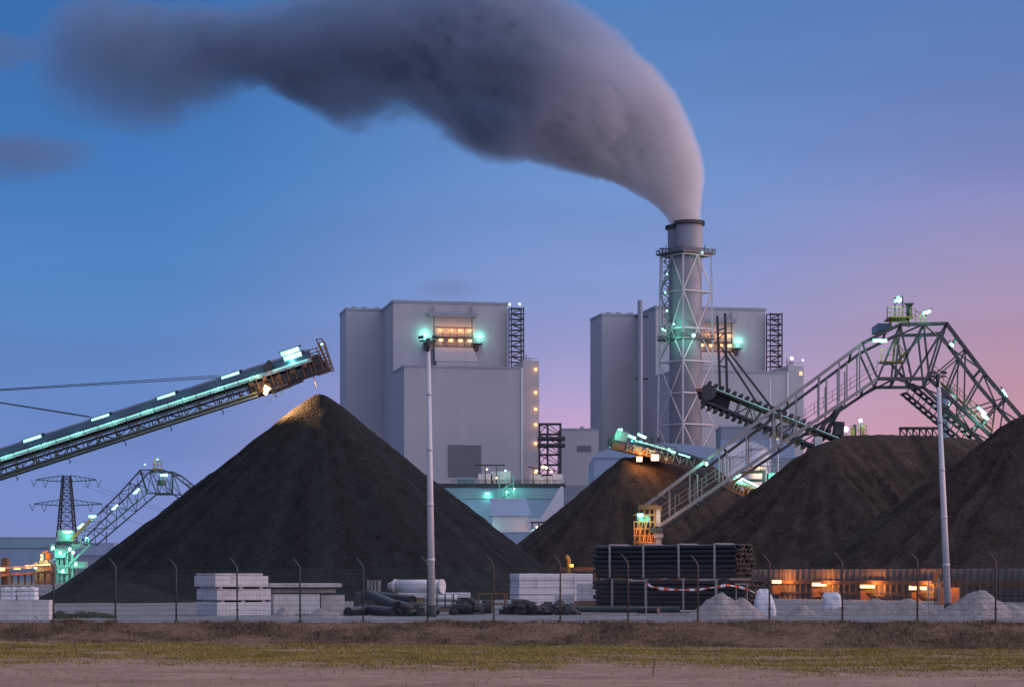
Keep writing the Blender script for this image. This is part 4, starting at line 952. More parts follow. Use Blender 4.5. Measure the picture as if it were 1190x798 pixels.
# ---------------------------------------------------------------- dark scraper boom behind the portal
def scraper():
    Y = 272.; A0, A1 = P(822, 449, Y), P(1005, 522, Y); B0, B1 = P(817, 465, Y), P(978, 531, Y)
    r = thing('scraper_boom', V((X_(985, Y), Y, 0)), 'dark scraper boom with toothed chain hanging from a mast before the chimney', 'reclaimer')
    for y in (0, 3.2):
        e = V((0, y, 0)); MB().bar(A0+e, A1+e, .35, .6, (0, 1, 0)).build('chord', 'dsteel', r); MB().bar(B0+e, B1+e, .3, .5, (0, 1, 0)).build('chord', 'dsteel', r)
    for y in (0, 3.2):
        b = MB(); lattice(b, [A0+V((4, y, -1.6)), A1+V((0, y, 0))], [B0+V((4, y, -1.5)), B1+V((0, y, 0))], 11, .14); b.build('lattice', 'dsteel', r)
    MB().bar(A0+V((1, 1.6, -.3)), A1+V((0, 1.6, -.3)), .2, 3., (0, 1, 0)).build('chain_bed', 'rubber', r)
    MB().tube([P(823, 456, Y)+V((0, -.4, 0)), P(823, 456, Y)+V((0, 3.6, 0))], .95, 14).build('head_sprocket', 'dsteel', r)
    b = MB(); b.hexa([P(814, 461, Y)+V((0, .2, 0)), P(846, 477, Y)+V((0, .2, 0)), P(846, 477, Y)+V((0, 3, 0)), P(814, 461, Y)+V((0, 3, 0)), P(812, 452, Y)+V((0, .2, 0)), P(850, 462, Y)+V((0, .2, 0)), P(850, 462, Y)+V((0, 3, 0)), P(812, 452, Y)+V((0, 3, 0))]); b.build('head_housing', 'rubber', r)
    MB().bar(P(809, 453, Y-.3), P(816, 453, Y-.3), .7, .35).build('bumper', 'rusty', r)
    d = (A1-A0).normalized(); u = V((-d.z, 0, d.x))
    for k in range(25):
        q = A0.lerp(A1, (k+.2)/25.); b = MB(); b.box((-.17, 0, 0), (.17, 3.4, .42), Matrix.Translation(q+u*.3-V((0, .1, 0))) @ Matrix.Rotation(math.atan2(d.x, d.z)-math.pi/2, 4, 'Y')); b.build('scraper_flight', 'dsteel', r)
    d2 = (B1-B0).normalized(); u2 = V((-d2.z, 0, d2.x))
    for k in range(22):
        q = B0.lerp(B1, (k+.4)/22.); b = MB(); b.box((-.17, 0, -.68), (.17, 3.4, -.2), Matrix.Translation(q-V((0, .1, 0))) @ Matrix.Rotation(math.atan2(d2.x, d2.z)-math.pi/2, 4, 'Y')); b.build('scraper_flight', 'dsteel', r)
    # mast and stays
    for x0, x1 in ((833.5, 837), (842.5, 845)):
        MB().bar(P(x1, 458, Y+1.6), P(x0, 364 if x0 > 840 else 367, Y+1.6), .28).build('mast_leg', 'dsteel', r)
    b = MB()
    for y0, y1 in ((384, 381), (395, 384), (398, 412), (424, 412), (424, 427)): b.bar(P(834.5, y0, Y+1.6), P(843.5, y1, Y+1.6), .16)
    b.build('mast_brace', 'dsteel', r)
    for a, c in (((842, 410), (881, 470)), ((846, 408), (897, 474))): MB().bar(P(*a, Y+1.6), P(*c, Y+1.2), .24).build('stay_rod', 'dsteel', r)
    MB().bar(A0.lerp(A1, .05)+V((0, -.3, .1)), A1+V((0, -.3, .1)), .05, .08).build('glow_strip', emis('faint_teal_strip', (.05, .55, .40), .35), r)
    # column carrying the boom
    b = MB(); b.bar(P(975, 490, Y+1.6), V((X_(962, Y), Y+1.6, 0)), 1.2); b.bar(P(955, 512, Y+1.6), P(978, 470, Y+1.6), .5); b.bar(P(978, 470, Y), P(946, 507, Y), .45); b.build('pivot_column', 'dsteel', r)
    b = MB(); b.box((X_(946, Y), Y-.6, Z_(522, Y)), (X_(955, Y), Y+1, Z_(508, Y))); b.build('drive_box', 'galv', r, .05)
    for px, py in ((925, 500), (880, 478)): lamp(r, P(px, py, Y-1.2), TEAL, 25, .05)
    lamp(r, P(900, 515, Y+6), WARM, 350, .3)
scraper()

# ---------------------------------------------------------------- stacker over the middle pile
def middle_stacker():
    Y = 300.; a = P(712, 512, Y); c = P(806, 534, Y); d = (c-a).normalized(); up = V((-d.z, 0, d.x)); L = (c-a).length; r = thing('stacker_conveyor', P(830, 560, Y), 'teal-lit stacker head with two orange floodlights above the flat-topped pile', 'stacker')
    def Q(s, y, n): return a+d*s+V((0, y, 0))+up*n
    b = MB(); b.hexa([Q(0, -1.4, -1.1), Q(8, -1.4, -1.), Q(8, 1.4, -1.), Q(0, 1.4, -1.1), Q(0, -1.4, -.2), Q(8, -1.4, -.1), Q(8, 1.4, -.1), Q(0, 1.4, -.2)]); b.build('head_frame', 'rusty', r)
    b = MB(); b.bar(Q(2.2, 0, .5), Q(L, 0, .3), 2., .6, up); b.build('hood', 'hood', r, .15)
    for q_, z_ in (((.9, -.9, .75), (1.6, .8, 1.3)), ((3.4, -1.2, -.35), (.9, .5, .6)), ((5.2, -1.2, -.4), (.7, .5, .5))): MB().cbox(Q(*q_), z_, 0, .2).build('drive_gear', 'mach', r, .05)
    b = MB(); railing(b, [Q(2.6, -1.7, -.1), Q(8.4, -1.7, -.1)], 1.0, .7, .07); b.build('walkway', 'dsteel', r)
    b = MB(); b.tube([Q(.2, -1.2, -.1), Q(.2, 1.2, -.1)], .8, 14); b.build('head_pulley', 'dsteel', r)
    for z in (-.2, -1.2): MB().bar(Q(6, -1.3, z), Q(L, -1.3, z), .2, .2, up).build('chord', 'steel', r)
    b = MB(); lattice(b, [Q(2, -1.45, .1), Q(L, -1.45, .1)], [Q(2, -1.45, -1.), Q(L, -1.45, -1.)], 10, .12); b.build('lattice', 'mach', r)
    b = MB(); b.bar(P(765, 514, Y), P(765, 508, Y), .3); b.bar(P(757, 520, Y), P(757, 508.5, Y), .5); b.build('switch_post', 'dsteel', r)
    MB().bar(Q(2.8, -1.6, .55), Q(7.6, -1.6, .4), .1, .18, up).build('glow_strip', 'teal', r)
    MB().bar(Q(8.6, -1.6, .2), Q(L-.6, -1.6, .1), .1, .18, up).build('glow_strip', 'teal', r)
    for (p, q) in (((718, 499.5), (723.5, 499)), ((730, 505.5), (739, 509.5)), ((741, 504), (751, 508.5)), ((776, 521.5), (785, 526))): tubelamp(r, P(*p, Y-1), P(*q, Y-1), 45, .19, drop=.5)
    for px, py, k in ((743, 533.5, 1.), (761, 531.5, 1.35)):
        cc = P(px, py, Y-1.6); b = MB(); b.tube([cc-V((.35*k, 0, 0)), cc+V((.35*k, 0, 0))], .3*k, 8); b.build('floodlight', 'warm', r); MB().cbox(cc+V((0, .3, .35)), (1., .5, .2)).build('floodlight_housing', 'rusty', r)
        lamp(r, cc+V((0, -.6, -.1)), AMB, 480, .1)
    lamp(r, P(716, 506, Y-2.2), TEAL, 70, .05); lamp(r, P(704, 530, Y+8), TEAL, 400, .05)
    b = MB(); b.bar(P(800, 530, Y), P(822, 552, Y), .6); b.bar(P(806, 530, Y), V((X_(806, Y)+1, Y+2, 0)), .7); b.build('boom_support', 'steel', r)
middle_stacker()
def lower_conveyor():
    Y = 285.; a, c = P(851, 557, Y), P(895, 577, Y); d = (c-a).normalized(); up = V((-d.z, 0, d.x)); r = thing('feed_conveyor', V((X_(885, Y), Y, 0)), 'short teal-lit feed conveyor sloping down behind the brown pile under the portal', 'conveyor')
    MB().bar(a, c, 1.6, .5, up).build('belt_bed', 'mach', r)
    MB().bar(a+up*.5-V((0, .9, 0)), c+up*.5-V((0, .9, 0)), .12, .22, up).build('glow_strip', 'teal', r)
    b = MB()
    for k in range(12): q = a.lerp(c, k/11); b.bar(q-V((0, .9, 0)), q-up*1.3-V((0, .9, 0)), .16); 
    b.bar(a-up*1.3-V((0, .9, 0)), c-up*1.3-V((0, .9, 0)), .16); b.bar(c+V((.6, 0, 1)), V((c.x+.6, c.y, 0)), .5); b.bar(a.lerp(c, .35), V((a.lerp(c, .35).x, Y+1, 0)), .4); b.build('frame', 'rusty', r)
    bulb(r, P(860, 553, Y-.8), .32, 260); bulb(r, P(889, 565, Y-.8), .28, 220)
    b = MB(); b.bar(P(855, 549, Y+3), P(888, 548, Y+3), .35); b.bar(P(862, 558, Y+3), P(888, 558, Y+3), .35); b.bar(P(888, 546, Y+3), V((X_(888, Y), Y+3, 0)), .4); b.bar(P(858, 548, Y+3), V((X_(858, Y), Y+3, 0)), .4); b.build('gantry', 'steel', r)
    b = MB(); b.box((X_(896, Y), Y+3, Z_(557, Y)), (X_(907, Y), Y+5, Z_(548, Y))); b.build('cabin', 'mach', r, .05); b = MB(); railing(b, [P(884, 548, Y+2.5), P(908, 548, Y+2.5)], 1.2, .7, .08); b.build('handrail', 'steel', r)
    lamp(r, P(900, 552, Y+1.5), TEAL, 220, .2); lamp(r, P(875, 570, Y-3), AMB, 200, .2)
lower_conveyor()
# machine house peeking over the brown pile, trestle and vent mast on the skyline
def peek():
    Y = 330.; r = thing('machine_house', V((X_(1000, Y), Y, 0)), 'teal-lit machine house roof with yellow platform peeking over the brown pile', 'machine house')
    b = MB(); b.hexa([P(980, 516, Y), P(1024, 516, Y), P(1024, 516, Y+6), P(980, 516, Y+6), P(986, 508, Y), P(1012, 506, Y), P(1012, 506, Y+6), P(986, 508, Y+6)]); b.build('roof', 'mach', r)
    MB().box((X_(982, Y), Y+.3, 0), (X_(1022, Y), Y+5.8, Z_(516, Y)-.01)).build('wall', 'clad_t', r)
    b = MB(); railing(b, [P(989, 507, Y), P(1007, 506, Y)], 1.5, .8, .1); b.bar(P(991, 506, Y), P(991, 497, Y), .5); b.bar(P(1003, 506, Y), P(1003, 495, Y), .4); b.build('platform', 'yellow', r)
    b = MB(); b.bar(P(993.5, 506, Y), P(993.5, 493, Y), .4); b.bar(P(1000, 506, Y), P(1000, 490, Y), .14); b.bar(P(983, 510, Y), P(983, 501, Y), .14); b.build('mast', 'dsteel', r)
    for px, py, k in ((983, 498.5, 1.2), (1000, 488.5, .85)):
        bulb(r, P(px, py, Y-.3), .42*k, 70, 'cool')
    bulb(r, P(1010, 512, Y-.6), .4, 150)
peek()
def trestle_far():
    Y = 300.; r = thing('trestle', V((X_(1068, Y), Y, 0)), 'dark flat-topped steel trestle on the skyline behind the brown pile', 'trestle')
    MB().bar(P(1045.5, 497.5, Y), P(1092, 497.5, Y), 1.6, .28).build('deck', 'dsteel', r); b = MB()
    for k in range(7):
        q = P(1046+7.5*k, 498, Y); b.bar(q, V((q.x, q.y, 0)), .2)
        if k < 6: b.bar(q, P(1046+7.5*(k+1), 508, Y), .13)
    b.bar(P(1046, 508, Y), P(1092, 508, Y), .16); b.build('trestle_leg', 'dsteel', r)
trestle_far()
Yv = 420; r = thing('vent_mast', V((X_(1099, Yv), Yv, 0)), 'pale mast with round head behind the leaning lamp post', 'mast')
MB().tube([V((X_(1099, Yv), Yv, 0)), P(1099, 457, Yv)], .75, 14).build('stem', 'clad_d', r)
b = MB(); b.tube([P(1101, 457.5, Yv), P(1101, 456, Yv), P(1101, 453, Yv), P(1101, 449, Yv), P(1101, 447.5, Yv)], [.6, 1.05, 1.25, 1.05, .5], 16); b.build('head', 'clad_d', r)

# ---------------------------------------------------------------- power station
def bld(name, label, cat, px, Y, rot, boxes, group=None):
    """boxes in local metres (x along the front, y away, z up) from a front corner at pixel px"""
    o = V((X_(px, Y), Y, 0)); r = thing(name, o, label, cat, group); mt = Matrix.Translation(o) @ Matrix.Rotation(rot, 4, 'Z')
    for nm, lo, hi, m in boxes: MB().box(lo, hi, mt).build(nm, m, r)
    return r, mt
TH = R(11)
def boiler(px, Y, label, full):
    r, mt = bld('boiler_house', label, 'boiler house', px, Y, TH, [
        ('main_block', (0, 0, 0), (54, 60, 128), 'clad'), ('parapet', (-.4, -.4, 127.6), (54.4, 60.4, 128.8), 'roof'),
        ('bunker_bay', (-17.5, 37, 0), (-.01, 62, 128.2), 'clad'), ('parapet', (-17.8, 36.7, 127.9), (-.4, 62.2, 129), 'roof'),
        ('turbine_block', (0, -35, 0), (54, -.01, 95), 'clad'), ('parapet', (-.3, -35.3, 94.7), (54.3, -.4, 95.6), 'roof'),
        ('stair_shaft', (54.45, -34, 0), (62, -12, 98.5), 'clad'),
    ], 'boiler houses of the power station')
    G = lambda x, y, z: mt @ V((x, y, z))
    MB().box((20, -35.3, 45.5), (35, -35.05, 60), mt).build('louvre_panel', 'louvre', r)
    MB().box((16, -36.6, 36), (52, -35.05, 37.2), mt).build('canopy', 'roof', r)
    MB().box((35, -35.2, 20), (54, -35.05, 44), mt).build('lower_panel', 'clad_d', r)
    for x in (-14, -9, -3): MB().box((x, 40, 128.2), (x+2, 44, 130), mt).build('roof_unit', 'roof', r)
    MB().box((53.4, -35.35, 0), (54.3, -35.05, 95), mt).build('corner_trim', 'clad_w', r)
    # open lit gallery with frame, gantry beam and hood
    b = MB(); b.box((16.2, -2.4, 121.4), (39, -.1, 123.2), mt); 
    for x in (18.4, 36.4): b.box((x, -2.2, 123.2), (x+.7, -1, 126.5), mt)
    b.build('gantry_beam', 'roof', r)
    for x in (18.6, 36.5): MB().box((x, -2.2, 95.6), (x+.35, -1.6, 121.4), mt).build('guide_rail', 'steel', r)
    b = MB()
    for z in (107.2, 111.5, 116): b.box((18.9, -3.4, z), (36.9, -.1 if z == 111.5 else -3.0, z+.5), mt)
    for k in range(6): x = 19+3.5*k; b.box((x-.12, -3.4, 107.2), (x+.12, -3.1, 116), mt)
    for k in range(10): b.box((19+2*k-.06, -3.42, 111.5), (19+2*k+.06, -3.3, 113), mt)
    for z in (112.5, 113.2, 108.4): b.box((18.9, -3.41, z), (36.9, -3.31, z+.16), mt)
    b.build('gallery', 'steel', r)
    for row, z in ((0, 115.), (1, 110.2)):
        for k in range(4):
            x = 21+4.55*k
            MB().box((x, -2.6, z-.4), (x+2.1, -2.2, z+(.35 if row == 0 else .75)), mt).build('gallery_lamp', 'amber', r)
    for k in range(4): lamp(r, G(22+4.55*k, -2.1, 115.2), AMB, 480, .25); lamp(r, G(22+4.55*k, -2.75, 110.2), AMB, 330, .2); lamp(r, G(22+4.55*k, -4.3, 108.6), AMB, 200, .08)
    # flared hood below the gallery
    b = MB(); b.hexa([G(18.9, -4.4, 100.5), G(39.5, -4.4, 100.5), G(39.5, -.1, 100.5), G(18.9, -.1, 100.5), G(18.9, -3.2, 107), G(37, -3.2, 107), G(37, -.1, 107), G(18.9, -.1, 107)]); b.box((19.6, -4.2, 95.7), (39.4, -.1, 100.4), mt); b.build('discharge_hood', 'clad', r)
    b = MB()
    for x0, x1 in ((13.8, 18.7), (37., 41.5)):
        b.box((x0, -4, 108.7), (x1, -.1, 109.1), mt)
        for k in range(5): b.box((x0+(x1-x0)*k/4-.08, -4, 109), (x0+(x1-x0)*k/4+.08, -3.8, 111), mt)
        b.box((x0, -4, 110.9), (x1, -3.8, 111.1), mt); b.box((x0+.6, -3.4, 105.8), (x0+2.6, -.5, 108.7), mt)
    b.build('side_balcony', 'dsteel', r)
    for x, z in ((14.8, 113.), (40.4, 112.4)):
        b = MB(); b.box((x-.9, -3.2, z-.5), (x+.9, -2.6, z+.5), mt); b.build('floodlight', 'teal', r); lamp(r, G(x, -1.9, z), TEAL, 1300 if x < 20 else 900, .5)
    # steel stair tower on the roof's right edge
    b = MB(); x0, x1, y0, y1 = 54.6, 60.4, -6, 0; fr = 12
    for x in (x0, x1):
        for y in (y0, y1): b.box((x-.25, y-.25, 98.5 if False else 95), (x+.25, y+.25, 126), mt)
    for k in range(fr+1):
        z = 95.5+k*30/fr
        b.box((x0, y0, z), (x1, y1, z+.22), mt)
        if k < fr:
            b.bar(G(x0 if k % 2 else x1, y0-.1, z), G(x1 if k % 2 else x0, y0-.1, z+30/fr), .5); b.bar(G(x0, y0-.1, z+1.2), G(x1, y0-.1, z+1.2), .2)
    b.build('stair_tower', 'dsteel', r)
    b = MB()
    for z in (97, 105, 113, 121): b.box((54.05, -4, z), (54.5, -2, z+.6), mt); b.box((53.2, -6.5, z), (54.6, -6, z+.3), mt)
    b.build('stair_tie', 'dsteel', r)
    b = MB()
    for k in range(7): b.box((54.8+k, -30+k*1.5, 98.5), (55.0+k, -29.8+k*1.5, 100.5+random.random()*2), mt)
    b.box((54.6, -33.9, 99.6), (61.9, -33.8, 99.75), mt); b.build('roof_rail', 'dsteel', r)
    if full:
        for x, z in ((53.6, 127.2), (58.4, 127.4)): bulb(r, G(x, -6.5, z), .75, 0, 'cool')
        for z in (94, 83.5, 76, 69, 60.5, 47.5): 
            MB().box((59.6, -34.5, z), (60.9, -34.05, z+1.3), mt).build('wall_lamp', 'amber', r); lamp(r, G(60.2, -36, z+.5), AMB, 130, .3)
    else:
        for x, z, y in ((55.5, 101.5, -36), (61.5, 101, -34)): bulb(r, G(x, y, z), 1.1 if x < 58 else .6, 260, 'cool')
        for x, z in ((59.8, 94),): MB().box((x, -34.5, z), (x+1.3, -34.05, z+1.6), mt).build('wall_lamp', 'amber', r)
    return r, mt
boiler(457, 1070, 'grey boiler house behind the tall coal cone with lit gallery and column of orange lamps', True)
r2, m2 = boiler(762, 1093, 'grey boiler house partly hidden behind the chimney and the steel portal', False)
# pale flue pipe beside the second boiler house
Yf = 1040; r = thing('vent_stack', V((X_(744, Yf), Yf, 0)), 'tall thin grey vent pipe standing before the second boiler house', 'vent pipe')
MB().tube([V((X_(744, Yf), Yf, 0)), P(744, 349, Yf)], 1.2, 14).build('pipe', 'clad_d', r); 
for y in (368, 440): MB().bar(P(738, y, Yf+2), P(753, y, Yf+2), 4, .5).build('collar', 'dsteel', r)
# low steel tower, lower buildings between the boiler houses
def steel_tower():
    Y = 1000; r = thing('stair_tower', V((X_(638, Y), Y, 0)), 'open dark steel stair tower at the foot of the first boiler house', 'stair tower')
    x0, x1 = X_(627, Y), X_(651.5, Y); z1 = Z_(492, Y)
    for x in (x0, (x0+x1)/2-1, x1):
        for y in (Y, Y+8): MB().bar((x, y, 0), (x, y, z1), .8).build('column', 'dsteel', r)
    n = 8
    for k in range(n):
        z = lerp(36, z1, k/(n-1)); b = MB()
        for y in (Y, Y+8): b.bar((x0-.4, y, z), (x1+.4, y, z), .5)
        for x in (x0, x1): b.bar((x, Y, z), (x, Y+8, z), .4)
        if k < n-1:
            zz = lerp(36, z1, (k+1)/(n-1)); b.bar((x0, Y, z), ((x0+x1)/2-1, Y, zz), .35); b.bar(((x0+x1)/2-1, Y, zz), (x1, Y, z), .35); b.bar((x0, Y+8, zz), (x1, Y+8, z), .35)
        b.build('bracing', 'dsteel', r)
    for z in (Z_(511, Y), Z_(519, Y)): MB().box((x0-.8, Y-1, z), (x1+2, Y+9, z+1.4)).build('landing', 'dsteel', r)
steel_tower()
bld('annex_building', 'plain grey annex between the two boiler houses with one dark window strip', 'building', 652, 1042, R(2), [('wall', (0, 0, 0), (17, 30, 67), 'clad'), ('parapet', (-.2, -.2, 66.8), (17.2, 30, 67.6), 'roof'), ('window', (7.2, -.15, 57), (13.6, .1, 59.8), 'louvre'), ('roof_unit', (9, 5, 67.6), (10.5, 8, 68.8), 'roof'), ('plinth', (-.3, -.4, 0), (17.4, -.01, 42), 'clad_d')])
def hall():
    Y = 820; s = F/Y; r, mt = bld('conveyor_hall', 'blue lit hall in the gap between the two coal cones with equipment on its roof', 'building', 505, Y, 0, [
        ('wall', (0, 0, 0), (45.9, 40, 32.5), 'clad_b'), ('roof_edge', (-.3, -.5, 32.5), (46.4, 40, 34), 'dsteel'), ('fascia', (-.2, -.3, 28.6), (45.95, -.01, 32.5), 'clad_t'), ('end_bay', (38, -6, 0), (46, -.32, 20), 'clad_w')])
    for x, w_, h, m in ((8, 6, 3, 0), (15.5, 5, 4.5, 0), (20, 7, 5.6, 0), (34, 4, 4, 0), (38.6, 3., 3.5, 0), (42, 3.6, 4.4, 0)): MB().box((x, 3, 34), (x+w_, 9, 34+h*.8), mt).build('roof_plant', 'clad_w' if w_ != 6 else 'clad_t', r)
    b = MB(); q = [mt @ V((x, .5, 34)) for x in (6, 45)]; railing(b, q, 1.3, 2.4, .16); 
    for x in (18, 22, 35, 40): b.bar(mt @ V((x, 2, 34)), mt @ V((x, 2, 40)), .3)
    b.bar(mt @ V((14, 2, 40.6)), mt @ V((25, 2, 40.6)), .5); b.bar(mt @ V((33, 2, 40)), mt @ V((43, 2, 38.5)), .4); b.build('roof_frame', 'dsteel', r)
    for x, z, k in ((18.6, 39, .45), (36.2, 38.5, .5), (38.4, 39.8, .75), (39.6, 39.6, .6), (41.5, 38.3, .35), (22, 36, .3)): bulb(r, mt @ V((x, -1, z)), k, 350*k, 'warm', WARM)
    for x, z, k in ((25.2, 38.5, .5), (25.6, 31., .5), (28.3, 32, .5)): bulb(r, mt @ V((x, -1.6, z)), k, 300, 'teal', TEAL, (0, -1.5, -.5))
    c = mt @ V((18.8, -1.2, 30.5)); tubelamp(r, c-V((.8, 0, 0)), c+V((.8, 0, 0)), 350, .3, drop=1)
    b = MB()
    for x in (23, 25.5, 28): b.bar(mt @ V((x, -1.4, 26)), mt @ V((x, -1.4, 37)), .35)
    for k in range(4): b.bar(mt @ V((23, -1.4, 26+2.7*k)), mt @ V((28, -1.4, 28.7+2.7*k)), .25)
    b.build('ladder_frame', 'mach', r)
    lamp(r, mt @ V((12, -6, 22)), TEAL, 700, .1); lamp(r, mt @ V((30, -9, 30)), TEAL, 300, .1)
hall()
def lower_halls():
    Y = 700
    r, mt = bld('transfer_house', 'pale house with a shallow blue roof standing before the lit hall', 'building', 572, Y, 0, [('wall', (0, 0, 0), (11.3, 14, 19.5), 'clad_w')])
    G = lambda x, y, z: mt @ V((x, y, z))
    b = MB(); b.hexa([G(-.6, -.6, 19.51), G(11.9, -.6, 19.51), G(11.9, 14.6, 19.51), G(-.6, 14.6, 19.51), G(-.6, 5, 24.5), G(10.3, 5, 24.5), G(10.3, 10, 24.5), G(-.6, 10, 24.5)]); b.build('roof', 'clad_b', r)
    MB().box((-.7, 4.9, 24.5), (10.4, 10.1, 24.9), mt).build('ridge_cap', 'clad_w', r)
    lamp(r, G(-2, -3, 14), TEAL, 420, .5); lamp(r, G(10, -4, 15), (1, .5, .3), 160, .5)
    r, mt = bld('transfer_house', 'white low block right of the pale blue-roofed house', 'building', 613, 690, 0, [('wall', (0, 0, 0), (13, 10, 18.5), 'clad_w'), ('door', (1.2, -.12, 0), (3.6, .1, 5), 'clad_d')])
    G = lambda x, y, z: mt @ V((x, y, z))
    b = MB(); b.hexa([G(4, .2, 18.51), G(10.8, .2, 18.51), G(10.8, 9, 18.51), G(4, 9, 18.51), G(9.9, .2, 28), G(10.8, .2, 28), G(10.8, 9, 28), G(9.9, 9, 28)]); b.build('sloping_gallery', 'clad_w', r)
    r, mt = bld('conveyor_gallery', 'dark low gallery with a row of small orange lamps in the gap', 'conveyor', 617, 640, R(-5), [('bed', (0, 0, 12), (10, 2.5, 13.2), 'dsteel'), ('roof', (-.2, -.2, 16), (10, 2.8, 16.4), 'dsteel')])
    for k in range(6): MB().box((.2+1.8*k, 0, 0), (.5+1.8*k, .3, 16), mt).build('post', 'dsteel', r)
    for k in range(5): MB().box((1.4+1.5*k, -.15, 14.6+.28*k), (1.95+1.5*k, .1, 15.1+.28*k), mt).build('gallery_lamp', 'warm', r)
    lamp(r, mt @ V((4, -1, 14)), WARM, 160, .3); bulb(r, mt @ V((.6, -.5, 14)), .28, 60)
    bld('substation', 'low pale blue shed at the bottom of the gap between the cones', 'building', 578, 560, 0, [('wall', (0, 0, 0), (14, 8, 12.), 'clad_b'), ('roof', (-.2, -.2, 12.), (14.2, 8.2, 12.5), 'clad_w')])
lower_halls()
# buildings at the chimney foot
def barrel_hall(name, label, px0, px1, ytop, yside, Y, D, m):
    r = thing(name, V((X_((px0+px1)/2, Y), Y, 0)), label, 'building'); x0, x1 = X_(px0, Y), X_(px1, Y); zs, zt = Z_(yside, Y), Z_(ytop, Y)
    MB().box((x0, Y, 0), (x1, Y+D, zs)).build('wall', m, r)
    n = 16; b = MB(); vs = []; fs = []
    for y in (Y-.4, Y+D):
        for k in range(n+1): t = math.pi*k/n; vs.append(V(((x0+x1)/2-math.cos(t)*(x1-x0)/2, y, zs+math.sin(t)*(zt-zs))))
    for k in range(n): fs.append((k, k+1, n+2+k, n+1+k))
    b.add(vs, fs, True); b.add(vs[:n+1], [tuple(range(n+1))[::-1]]); b.build('roof', m, r)
    return r
rh = barrel_hall('storage_hall', 'pale blue round-roofed hall behind the teal-lit stacker head', 690, 850, 515, 532, 620, 40, 'clad_b')
bld('storage_hall', 'slate blue low hall right of the chimney foot', 'building', 838, 760, 0, [('wall', (0, 0, 0), (24, 20, 50), 'clad_d'), ('upper_band', (-.2, -.2, 40), (24.2, -.01, 46), 'clad_b'), ('parapet', (-.2, -.2, 50), (24.2, 20, 50.7), 'roof')])
barrel_hall('storage_hall', 'white curved-roof hall below the slate blue hall, seen through the portal leg', 838, 895, 513, 530, 560, 20, 'clad_w')
Yq = 520; r = thing('silo', V((X_(880, Yq), Yq, 0)), 'pale cylindrical silo with an orange lamp seen under the portal leg', 'silo')
MB().tube([V((X_(880, Yq), Yq, 0)), P(880, 523, Yq)], 2.6, 24).build('shell', 'clad_w', r); b = MB(); b.tube([P(880, 523, Yq), P(880, 520, Yq)], [2.7, 1.2], 24); b.build('cap', 'roof', r)
bulb(r, P(881, 541, Yq-3.5), .4, 500, 'warm', WARM); b = MB(); railing(b, [P(868, 549, Yq-3), P(893, 549, Yq-3)], 1.5, 1, .12); b.build('platform', 'steel', r)
for px, y0, lab in ((895, 440, 'thin white pole standing between the portal leg and the second boiler house'), (904, 470, 'thin pale pole right of the silo under the portal')):
    q = P(px, y0, 600); tag(MB().tube([V((q.x, 600, 0)), q], [.3, .2], 8).build('flag_pole', 'whsteel'), lab, 'pole')

